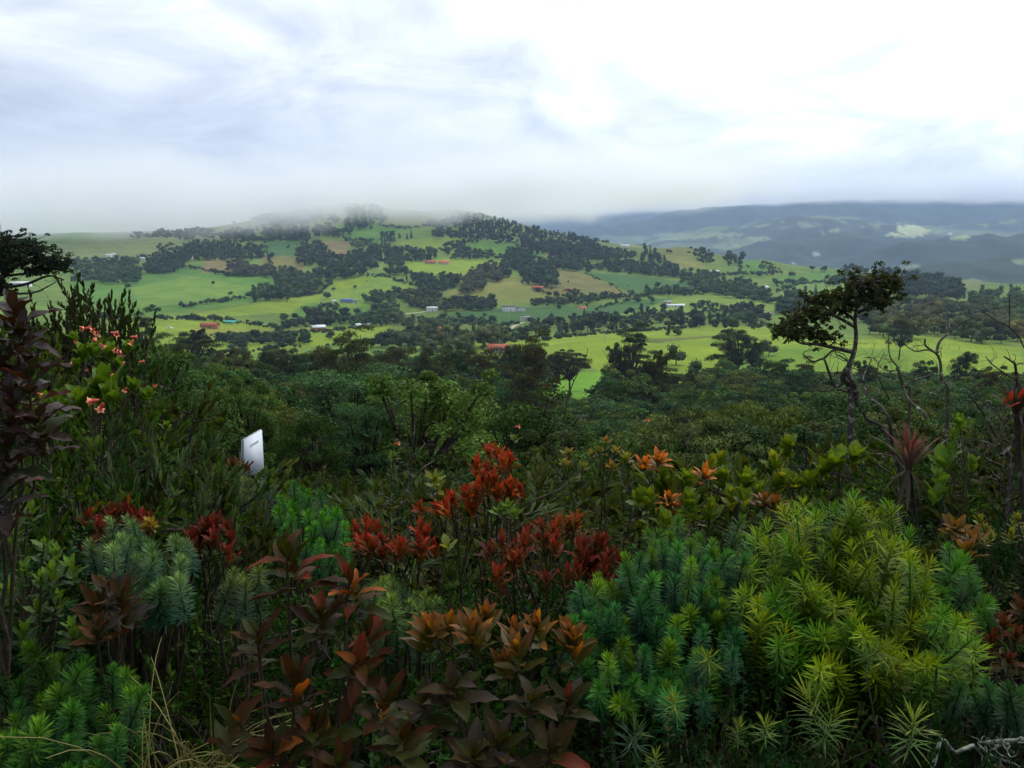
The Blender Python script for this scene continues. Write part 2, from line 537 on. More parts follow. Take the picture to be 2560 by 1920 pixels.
def base_height(x, y):
    r = np.maximum(np.hypot(x, y), 1.3)
    a = np.arctan2(x, y)
    ac = np.clip(a, -1.05, 1.05)
    q = np.stack([ac * SA, np.log(r) * SV], -1).reshape(-1, 2)
    out = np.empty(len(q))
    for i in range(0, len(q), 20000):
        qq = q[i:i + 20000]
        d2 = ((qq[:, None] - Q[None]) ** 2).sum(-1)
        out[i:i + 20000] = tps_phi(d2) @ SOL[:nQ] + SOL[nQ] + qq @ SOL[nQ + 1:]
    z = out.reshape(np.shape(x))
    w = np.clip((np.abs(a) - 1.05) / (math.pi - 1.05), 0, 1)
    w = w * w * (3 - 2 * w)
    back = -1.7 + np.minimum(r * 0.16, 220 + r * 0.01)     # the hill the camera stands on goes on rising behind it
    z = z * (1 - w) + back * w
    # ridges of the far side of the valley
    xa = np.asarray(x, float)
    ya = np.asarray(y, float)
    for Yc, crest, wf, wb in RIDGES:
        cx = np.array([at(px, py, Yc).x for px, py in crest])
        cz = np.array([at(px, py, Yc).z - ZC for px, py in crest])
        ce = np.interp(xa, cx, cz)
        ce = ce + 9e-3 * Yc * 0.35 * (value_noise(xa / (Yc * 0.03), ya / (Yc * 0.05), 5) * 0.5 + value_noise(xa / (Yc * 0.012), ya / (Yc * 0.02), 6) * 0.3)
        edge = np.clip((xa - (cx[0] - 600)) / 600, 0, 1) * np.clip(((cx[-1] + 3000) - xa) / 3000, 0, 1)
        d = ya - Yc
        g = np.exp(-(d / np.where(d < 0, wf, wb)) ** 2)
        gully = 0.7 * value_noise(xa / (Yc * 0.022), ya / (Yc * 0.06), 9) + 0.6 * value_noise(xa / (Yc * 0.009), ya / (Yc * 0.03), 10)
        zr = -150 + (ce + 150) * g * (1 + 0.34 * gully * (1 - g)) * edge
        k = 14.0
        m = np.maximum(z, zr)
        z = m + k * np.log(np.exp((z - m) / k) + np.exp((zr - m) / k)) - k * math.log(2) * np.exp(-np.abs(z - zr) / k)
    # undulation that grows with distance
    amp = np.clip((r - 150) / 600, 0, 1)
    z = z + amp * (3.2 * value_noise(xa / 130, ya / 130, 1) + 1.5 * value_noise(xa / 52, ya / 52, 2) + 0.5 * value_noise(xa / 19, ya / 19, 3))
    fw_ = np.clip((r - 2300) / 500, 0, 1)               # wooded far slopes have a lumpy canopy
    z = z + fw_ * (13 * value_noise(xa / 75, ya / 120, 41) + 7 * value_noise(xa / 34, ya / 60, 42))
    near = np.clip((r - 1) / 6, 0, 1) * (1 - np.clip((r - 150) / 200, 0, 1))
    z = z + near * (0.12 * value_noise(xa / 1.7, ya / 1.7, 4) + 0.35 * value_noise(xa / 6, ya / 6, 8))
    return z + ZC


AN = np.concatenate([np.linspace(-math.pi, -0.80, 34)[:-1], np.linspace(-0.80, 0.80, 430), np.linspace(0.80, math.pi, 34)[1:]])
RA = np.concatenate([np.geomspace(0.5, 150, 90)[:-1], np.geomspace(150, 2600, 330)[:-1], np.geomspace(2600, 15000, 150)])
GA, GR = np.meshgrid(AN, RA)
GX, GY = GR * np.sin(GA), GR * np.cos(GA)
GZ = base_height(GX, GY)
LR = np.log(RA)


def ground(x, y):
    """height of the ground sheet, read off its own grid"""
    x = np.asarray(x, float)
    y = np.asarray(y, float)
    a = np.arctan2(x, y)
    r = np.clip(np.log(np.maximum(np.hypot(x, y), 0.51)), LR[0], LR[-1] - 1e-6)
    ia = np.clip(np.searchsorted(AN, a) - 1, 0, len(AN) - 2)
    ir = np.clip(np.searchsorted(LR, r) - 1, 0, len(LR) - 2)
    fa = (a - AN[ia]) / (AN[ia + 1] - AN[ia])
    fr = (np.exp(r) - RA[ir]) / (RA[ir + 1] - RA[ir])
    return (GZ[ir, ia] * (1 - fa) * (1 - fr) + GZ[ir, ia + 1] * fa * (1 - fr) + GZ[ir + 1, ia] * (1 - fa) * fr + GZ[ir + 1, ia + 1] * fa * fr)


def gpoint(x, y):
    return Vector((x, y, float(ground(x, y))))


def on_ground(px, py, rmin=100.0):
    """first ground point along each pixel ray beyond rmin: (n,3), nan where the ray misses"""
    px = np.atleast_1d(np.asarray(px, float))
    py = np.atleast_1d(np.asarray(py, float))
    dx, dy = (px - 1280) / F, (960 - py) / F
    y = math.cos(PITCH) + dy * math.sin(PITCH)
    z = -math.sin(PITCH) + dy * math.cos(PITCH)
    d = np.stack([dx / y, np.ones_like(y), z / y], -1)
    T = np.geomspace(rmin, 14000, 700)
    res = np.full((len(px), 3), np.nan)
    for i in range(0, len(px), 2000):
        dd = d[i:i + 2000]
        X = dd[:, None, 0] * T
        Yy = dd[:, None, 1] * T
        Zz = ZC + dd[:, None, 2] * T
        below = Zz < ground(X, Yy)
        k = below.argmax(1)
        ok = below.any(1)
        t = T[np.maximum(k, 1)] * 0.5 + T[np.maximum(k, 1) - 1] * 0.5
        P = dd * t[:, None]
        P[:, 2] = ground(P[:, 0], P[:, 1])
        P[~ok] = np.nan
        res[i:i + 2000] = P
    return res


# field colours (albedo); cP has far sunlight put into its colour
cY, cG, cD, cO = (0.165, 0.24, 0.018), (0.08, 0.175, 0.022), (0.05, 0.12, 0.028), (0.145, 0.14, 0.04)
cT, cU, cS, cP = (0.19, 0.15, 0.06), (0.13, 0.165, 0.055), (0.12, 0.205, 0.018), (0.17, 0.22, 0.11)
cW = (0.34, 0.34, 0.32)
FIELDS = [
    ([(60, 625), (330, 580), (620, 562), (640, 600), (450, 620), (300, 660), (60, 680)], cU),
    ([(180, 705), (330, 695), (460, 668), (580, 690), (690, 692), (690, 745), (560, 765), (400, 785), (250, 795), (190, 745)], cG),
    ([(330, 720), (480, 690), (640, 720), (560, 750), (350, 770)], (0.12, 0.21, 0.03)),
    ([(400, 795), (560, 772), (800, 735), (910, 720), (910, 790), (700, 782), (520, 795)], cY),
    ([(760, 760), (920, 745), (1000, 770), (860, 790), (720, 790)], cG),
    ([(300, 800), (520, 798), (720, 822), (985, 808), (965, 850), (700, 872), (520, 905), (420, 915), (300, 850)], cY),
    ([(480, 820), (700, 822), (900, 820), (700, 838), (500, 846)], (0.18, 0.20, 0.035)),
    ([(800, 730), (830, 705), (900, 688), (960, 690), (1050, 715), (1020, 742), (940, 760), (880, 770), (800, 762)], (0.14, 0.22, 0.03)),
    ([(820, 712), (900, 690), (940, 694), (870, 730)], cY),
    ([(1000, 655), (1130, 645), (1262, 648), (1235, 692), (1140, 692), (1050, 690), (1000, 672)], cY),
    ([(1100, 735), (1200, 708), (1290, 690), (1370, 715), (1460, 738), (1330, 758), (1150, 748)], (0.175, 0.185, 0.04)),
    ([(1385, 668), (1450, 680), (1530, 712), (1575, 742), (1440, 748), (1340, 725)], cO),
    ([(1460, 680), (1600, 690), (1700, 705), (1770, 722), (1600, 742), (1530, 712)], cD),
    ([(1030, 800), (1170, 778), (1280, 768), (1500, 762), (1480, 792), (1250, 808), (1060, 812)], cD),
    ([(1500, 770), (1620, 737), (1800, 733), (1948, 760), (1935, 778), (1850, 772), (1640, 792), (1480, 802)], (0.14, 0.22, 0.03)),
    ([(1480, 765), (1600, 748), (1690, 745), (1600, 775), (1480, 800)], cD),
    ([(1120, 838), (1200, 825), (1300, 808), (1260, 830), (1160, 850)], cY),
    ([(1180, 850), (1340, 850), (1480, 835), (1800, 812), (1950, 820), (2100, 850), (2300, 840), (2560, 870), (2560, 985), (2100, 975), (1700, 1000), (1450, 910), (1340, 875), (1200, 890)], cY),
    ([(1560, 850), (1800, 838), (1800, 842), (1640, 858), (1560, 856)], (0.11, 0.13, 0.03)),
    ([(1840, 880), (2000, 862), (2300, 880), (2400, 940), (2000, 970), (1850, 930)], cS),
    ([(1330, 930), (1530, 930), (1530, 1010), (1330, 1010)], (0.12, 0.26, 0.02)),
    ([(1080, 890), (1200, 890), (1180, 950), (1080, 930)], cG),
    ([(480, 900), (620, 880), (640, 920), (520, 960)], cY),
    ([(975, 605), (1070, 595), (1150, 588), (1140, 628), (1050, 622)], cY),
    ([(1160, 605), (1290, 605), (1300, 640), (1200, 648)], cG),
    ([(1305, 620), (1400, 628), (1410, 648), (1330, 642)], cG),
    ([(950, 530), (1160, 525), (1200, 538), (1080, 562), (950, 565)], (0.15, 0.155, 0.045)),
    ([(850, 570), (960, 562), (1020, 570), (970, 602), (860, 600)], cG),
    ([(660, 605), (770, 600), (780, 642), (670, 645)], cD),
    ([(515, 650), (610, 645), (580, 682), (500, 682)], cT),
    ([(640, 640), (755, 640), (765, 680), (680, 692)], cO),
    ([(790, 602), (880, 602), (870, 638), (800, 642)], cT),
    ([(560, 560), (690, 545), (680, 572), (560, 580)], cO),
    ([(720, 575), (810, 550), (810, 565), (740, 588)], cY),
    ([(1630, 618), (1725, 613), (1740, 640), (1765, 672), (1700, 672), (1650, 640)], (0.16, 0.175, 0.04)),
    ([(1410, 598), (1600, 610), (1680, 632), (1590, 634), (1430, 612)], (0.14, 0.18, 0.04)),
    ([(1480, 645), (1580, 640), (1650, 670), (1560, 668)], (0.13, 0.18, 0.04)),
    ([(1840, 650), (1912, 646), (1935, 685), (1850, 685)], cG),
    ([(1950, 690), (2110, 668), (2140, 720), (1990, 735), (1920, 712)], cG),
    ([(1930, 735), (2010, 705), (2120, 710), (2130, 735), (1960, 745)], (0.12, 0.20, 0.03)),
    ([(2150, 680), (2300, 660), (2300, 668), (2170, 685)], cP),
    # far side of the valley; sunlit pastures are painted paler
    ([(1560, 600), (1700, 585), (1860, 583), (1850, 590), (1700, 600)], cP),
    ([(1780, 615), (1860, 595), (1960, 590), (1900, 605), (1820, 625)], cP),
    ([(1690, 590), (1830, 580), (1850, 586), (1720, 596)], cP),
    ([(1880, 561), (1960, 552), (1950, 560), (1890, 569)], cP),
    ([(2130, 561), (2200, 556), (2212, 566), (2140, 571)], (0.14, 0.19, 0.08)),
    ([(2440, 561), (2545, 547), (2540, 557), (2450, 569)], (0.13, 0.18, 0.08)),
    ([(1620, 592), (1680, 580), (1692, 587), (1640, 599)], cP),
    ([(2060, 575), (2100, 570), (2100, 582), (2050, 586)], cP),
    ([(1990, 560), (2120, 552), (2110, 560), (2000, 568)], (0.16, 0.2, 0.1)),
    ([(2215, 592), (2240, 570), (2250, 560), (2292, 559), (2310, 570), (2330, 578), (2290, 592), (2250, 596)], (0.36, 0.40, 0.20)),  # mesa in sun: the sunlight is painted into its field colour
    ([(2335, 575), (2362, 570), (2358, 583), (2340, 586)], cP),
    ([(2370, 592), (2426, 584), (2420, 596), (2385, 598)], (0.22, 0.29, 0.13)),
    ([(1975, 655), (2000, 642), (2022, 640), (2010, 650), (1985, 660)], cW),
    ([(2030, 634), (2052, 630), (2048, 640), (2032, 642)], cW),
    ([(2525, 655), (2560, 650), (2560, 660), (2520, 665)], cP),
    ([(2400, 700), (2450, 695), (2450, 715), (2410, 720)], (0.13, 0.17, 0.06)),
]
verts = np.stack([GX, GY, GZ], -1).reshape(-1, 3)
vpx, vpy = to_px(verts)
vr = GR.ravel()
vcol = np.empty((len(verts), 3))
wn_ = value_noise(verts[:, 0] / 160, verts[:, 1] / 160, 21)[:, None]
vcol[:] = np.array((0.11, 0.175, 0.028)) * (1 + 0.22 * wn_)
far = np.clip((vr - 2000) / 500, 0, 1)[:, None]
fn = value_noise(verts[:, 0] / 420, verts[:, 1] / 420, 22)
farc = np.where((fn > 0.12)[:, None], np.array([[0.10, 0.14, 0.06]]), np.array([[0.03, 0.045, 0.025]]))
ridge_dark = (vr > 2000)[:, None] & ((vr < 4750)[:, None] | (vr > 6600)[:, None])
farc = np.where(ridge_dark, np.array([[0.020, 0.034, 0.020]]), farc)
vcol = vcol * (1 - far) + farc * far
front = (np.abs(GA.ravel()) < 0.85) & (vr > 150)
far_br = value_noise(verts[:, 0] / 55, verts[:, 1] / 110, 31) + 0.6 * value_noise(verts[:, 0] / 21, verts[:, 1] / 45, 32)      # hedges and copses break the far pastures
vcol *= np.where(vr > 2000, 1 + 0.35 * value_noise(verts[:, 0] / 90, verts[:, 1] / 160, 33), 1)[:, None]
for poly, col in FIELDS:
    m = front & in_poly(vpx, vpy, poly) & ((vr < 2000) | (far_br > -0.25))
    vcol[m] = np.array(col) * (1 + 0.12 * wn_[m])
litter = (1 - np.clip((vr - 200) / 60, 0, 1))[:, None]
vcol = vcol * (1 - litter) + np.array((0.030, 0.030, 0.014)) * litter

nR, nA = GR.shape
ii = np.arange(nR - 1)[:, None] * nA
jj = np.arange(nA - 1)[None]
gq = np.stack([ii + jj, ii + jj + 1, ii + nA + jj + 1, ii + nA + jj], -1).reshape(-1, 4)[:, ::-1]
m, t = new_mat('meadow_ground')
a = nd(t, 'ShaderNodeAttribute', attribute_name='tint')
tcn = nd(t, 'ShaderNodeTexCoord')
nA1 = nd(t, 'ShaderNodeTexNoise', ins={'Scale': 0.035, 'Detail': 8.0, 'Roughness': 0.62})
nB1 = nd(t, 'ShaderNodeTexNoise', ins={'Scale': 0.35, 'Detail': 5.0, 'Roughness': 0.65})
lk(t, tcn.outputs['Object'], nA1.inputs['Vector'])
lk(t, tcn.outputs['Object'], nB1.inputs['Vector'])
k1 = math_node(t, 'MULTIPLY_ADD', nA1.outputs['Fac'], 2.1, -0.55, clamp=True)
col = mix_col(t, k1, mix_col(t, 1.0, a.outputs['Color'], (0.56, 0.70, 0.72), 'MULTIPLY'), mix_col(t, 1.0, a.outputs['Color'], (1.3, 1.16, 1.1), 'MULTIPLY'))
k2 = math_node(t, 'MULTIPLY_ADD', nB1.outputs['Fac'], 2.0, -0.5, clamp=True)
col = mix_col(t, k2, mix_col(t, 1.0, col, (0.8, 0.82, 0.8), 'MULTIPLY'), mix_col(t, 1.0, col, (1.14, 1.12, 1.05), 'MULTIPLY'))
p = nd(t, 'ShaderNodeBsdfPrincipled', ins={'Roughness': 0.95, 'Specular IOR Level': 0.1})
lk(t, col, p.inputs['Base Color'])
b = nd(t, 'ShaderNodeBump', ins={'Strength': 0.5, 'Distance': 0.6})
lk(t, nB1.outputs['Fac'], b.inputs['Height'])
lk(t, b.outputs[0], p.inputs['Normal'])
out_surface(t, p.outputs[0])
M_GROUND = m
gme = mesh('ground', verts, gq, M_GROUND, smooth=True)
ca = gme.color_attributes.new('tint', 'FLOAT_COLOR', 'POINT')
ca.data.foreach_set('color', np.concatenate([vcol, np.ones((len(vcol), 1))], 1).astype(np.float32).ravel())
g = obj('ground', gme)
tag(g, kind='structure')

# ------------------------------------------------------------------ trees of the valley and the hill
LEAF4 = np.array([(0, 0, 0), (-0.5, 0.5, 0.12), (0, 1, 0), (0.5, 0.5, 0.12)], float)
LEAF4_F = np.array([(0, 3, 2), (0, 2, 1)])


def leaf_shell(buf, centre, rad, n, size, jitter=0.7, up_bias=0.25, aspect=0.7):
    """leaves spread over an ellipsoid clump, facing outward with scatter"""
    d = rnd_unit(n)
    d[:, 2] = np.where(d[:, 2] < -0.35, -d[:, 2] * 0.6, d[:, 2])
    d = unit(d)
    rr = 0.72 + 0.36 * rng.random((n, 1))
    P = np.asarray(centre) + d * np.asarray(rad) * rr
    nrm_ = unit(d + jitter * rnd_unit(n) + np.array([0, 0, up_bias]))
    ax = unit(np.cross(nrm_, rnd_unit(n)))
    X, Y, Z = frames(ax, nrm_)
    s = size * (0.6 + 0.8 * rng.random(n))
    buf.stamp(LEAF4, LEAF4_F, P - Y * (s * 0.5)[:, None], X, Y, Z, np.stack([s * aspect, s, s], -1))


def core_blob(buf, centre, rad, seed):
    """an uneven solid heart so that a crown is not see-through"""
    th = np.linspace(0, 2 * math.pi, 8)[:-1]
    ph = np.array([0.35, 0.95, 1.6, 2.3])
    P = [(0, 0, 1.0)]
    for a_ in ph:
        for b_ in th:
            k = 1 + 0.25 * math.sin(3.1 * b_ + 5 * a_ + seed) + 0.12 * math.sin(7 * b_ + seed * 2)
            P.append((math.sin(a_) * math.cos(b_) * k, math.sin(a_) * math.sin(b_) * k, math.cos(a_) * k))
    P.append((0, 0, -0.8))
    n = 7
    tr, q = [], []
    for j in range(n):
        tr.append((0, 1 + j, 1 + (j + 1) % n))
        tr.append((len(P) - 1, 1 + 3 * n + (j + 1) % n, 1 + 3 * n + j))
        for i in range(3):
            q.append((1 + i * n + j, 1 + (i + 1) * n + j, 1 + (i + 1) * n + (j + 1) % n, 1 + i * n + (j + 1) % n))
    buf.add(np.array(P) * np.asarray(rad) + np.asarray(centre), t=tr, q=q)


def far_tree(kind, seed):
    """a whole small tree, one unit high, base at the origin"""
    global rng
    keep = rng
    rng = np.random.default_rng(seed)
    b = Buf()
    b.tube([(0, 0, -0.1), (0.01, 0, 0.2), (0.0, 0.01, 0.5)], [0.03, 0.024, 0.012], 4)
    if kind == 'round':
        k = int(rng.integers(4, 7))
        for i in range(k):
            a_ = i * 2.4 + rng.random()
            r_ = 0.18 * rng.random() + (0.1 if i else 0)
            c = np.array([math.cos(a_) * r_, math.sin(a_) * r_, 0.24 + 0.52 * rng.random()])
            rad = np.array([0.25, 0.25, 0.22]) * (0.8 + 0.5 * rng.random())
            core_blob(b, c, rad * 0.72, seed + i)
            leaf_shell(b, c, rad, 40, 0.10)
    elif kind == 'wide':
        for i in range(7):
            a_ = i * 2.4 + rng.random()
            r_ = 0.36 * math.sqrt(rng.random())
            c = np.array([math.cos(a_) * r_, math.sin(a_) * r_, 0.25 + 0.5 * rng.random()])
            rad = np.array([0.26, 0.26, 0.22]) * (0.8 + 0.5 * rng.random())
            core_blob(b, c, rad * 0.72, seed + i)
            leaf_shell(b, c, rad, 36, 0.10)
    elif kind == 'tall':
        for i in range(6):
            c = np.array([0.09 * rng.normal(), 0.09 * rng.normal(), 0.15 + 0.72 * i / 5])
            rad = np.array([0.19, 0.19, 0.16]) * (1.15 - 0.5 * i / 5)
            core_blob(b, c, rad * 0.7, seed + i)
            leaf_shell(b, c, rad, 34, 0.09)
    elif kind == 'conifer':
        for i in range(7):
            c = np.array([0, 0, 0.14 + 0.12 * i])
            rad = np.array([0.2, 0.2, 0.1]) * (1.05 - i / 7.5)
            core_blob(b, c, rad * 0.8, seed + i)
            leaf_shell(b, c, rad, 26, 0.075, up_bias=-0.1)
    else:                                # low bush
        for i in range(5):
            a_ = i * 2.4
            c = np.array([0.4 * math.cos(a_) * rng.random(), 0.4 * math.sin(a_) * rng.random(), 0.3 + 0.25 * rng.random()])
            rad = np.array([0.38, 0.38, 0.36])
            core_blob(b, c, rad * 0.75, seed + i)
            leaf_shell(b, c, rad, 40, 0.16)
    rng = keep
    return b


FAR_KINDS = ['round', 'round', 'round', 'wide', 'wide', 'tall', 'tall', 'conifer', 'bush', 'bush']
FAR_BUFS = [far_tree(k, 100 + i) for i, k in enumerate(FAR_KINDS)]
FAR_MESH = [b_.mesh('tree_' + k, M_FARTREE) for b_, k in zip(FAR_BUFS, FAR_KINDS)]


def small_core(buf, c, rad, seed):
    P = [(0, 0, 1.0)]
    for a_ in (0.8, 1.75):
        for j in range(5):
            b_ = j * 2 * math.pi / 5 + a_
            k = 1 + 0.25 * math.sin(3.1 * b_ + 5 * a_ + seed)
            P.append((math.sin(a_) * math.cos(b_) * k, math.sin(a_) * math.sin(b_) * k, math.cos(a_) * k))
    P.append((0, 0, -0.8))
    tr = []
    for j in range(5):
        n_ = (j + 1) % 5
        tr += [(0, 1 + j, 1 + n_), (1 + j, 6 + j, 6 + n_), (1 + j, 6 + n_, 1 + n_), (11, 6 + n_, 6 + j)]
    buf.add(np.array(P) * np.asarray(rad) + np.asarray(c), t=tr)


def light_tree(kind, seed):
    """the same kinds with fewer, larger leaves, for the mass of the far woods"""
    global rng
    keep = rng
    rng = np.random.default_rng(seed)
    b_ = Buf()
    spec = {'round': (4, 0.2, 0.22, 0.55, 0.27, 0.24), 'wide': (5, 0.34, 0.22, 0.5, 0.27, 0.22), 'tall': (4, 0.06, 0.15, 0.72, 0.19, 0.2), 'conifer': (4, 0.0, 0.12, 0.72, 0.2, 0.16), 'bush': (3, 0.32, 0.25, 0.3, 0.42, 0.4)}[kind]
    for i in range(spec[0]):
        a_ = i * 2.4 + rng.random()
        f_ = (i + 0.3) / spec[0]
        r_ = spec[1] * math.sqrt(rng.random())
        zf = f_ if kind in ('tall', 'conifer') else rng.random()
        c = np.array([math.cos(a_) * r_, math.sin(a_) * r_, spec[2] + spec[3] * zf])
        sh = (1.15 - 0.85 * f_) if kind == 'conifer' else 0.8 + 0.45 * rng.random()
        rad = np.array([spec[4], spec[4], spec[5]]) * sh
        small_core(b_, c, rad * 0.82, seed + i)
        leaf_shell(b_, c, rad, 14, 0.16)
    rng = keep
    return np.concatenate(b_.v), np.concatenate(b_.t)


FAR_RAW = [[light_tree(k, 200 + 10 * i + j) for j in range(3)] for i, k in enumerate(FAR_KINDS)]


def Z1(L):      # zoom window of the photograph used while reading it: left hill
    return [(x * 0.407, 450 + y * 0.407) for x, y in L]


def Z2(L):      # middle hill
    return [(700 + x * 0.3617, 480 + y * 0.3617) for x, y in L]


def Z3(L):      # right of the middle
    return [(1300 + x * 0.3316, 450 + y * 0.3316) for x, y in L]


def Z4(L):      # right side
    return [(1860 + x * 0.3316, 450 + y * 0.3316) for x, y in L]


def box(x0, y0, x1, y1):
    return [(x0, y0), (x1, y0), (x1, y1), (x0, y1)]


DK, MD, OL, BR = (0.036, 0.060, 0.020), (0.050, 0.082, 0.022), (0.066, 0.082, 0.022), (0.070, 0.066, 0.03)
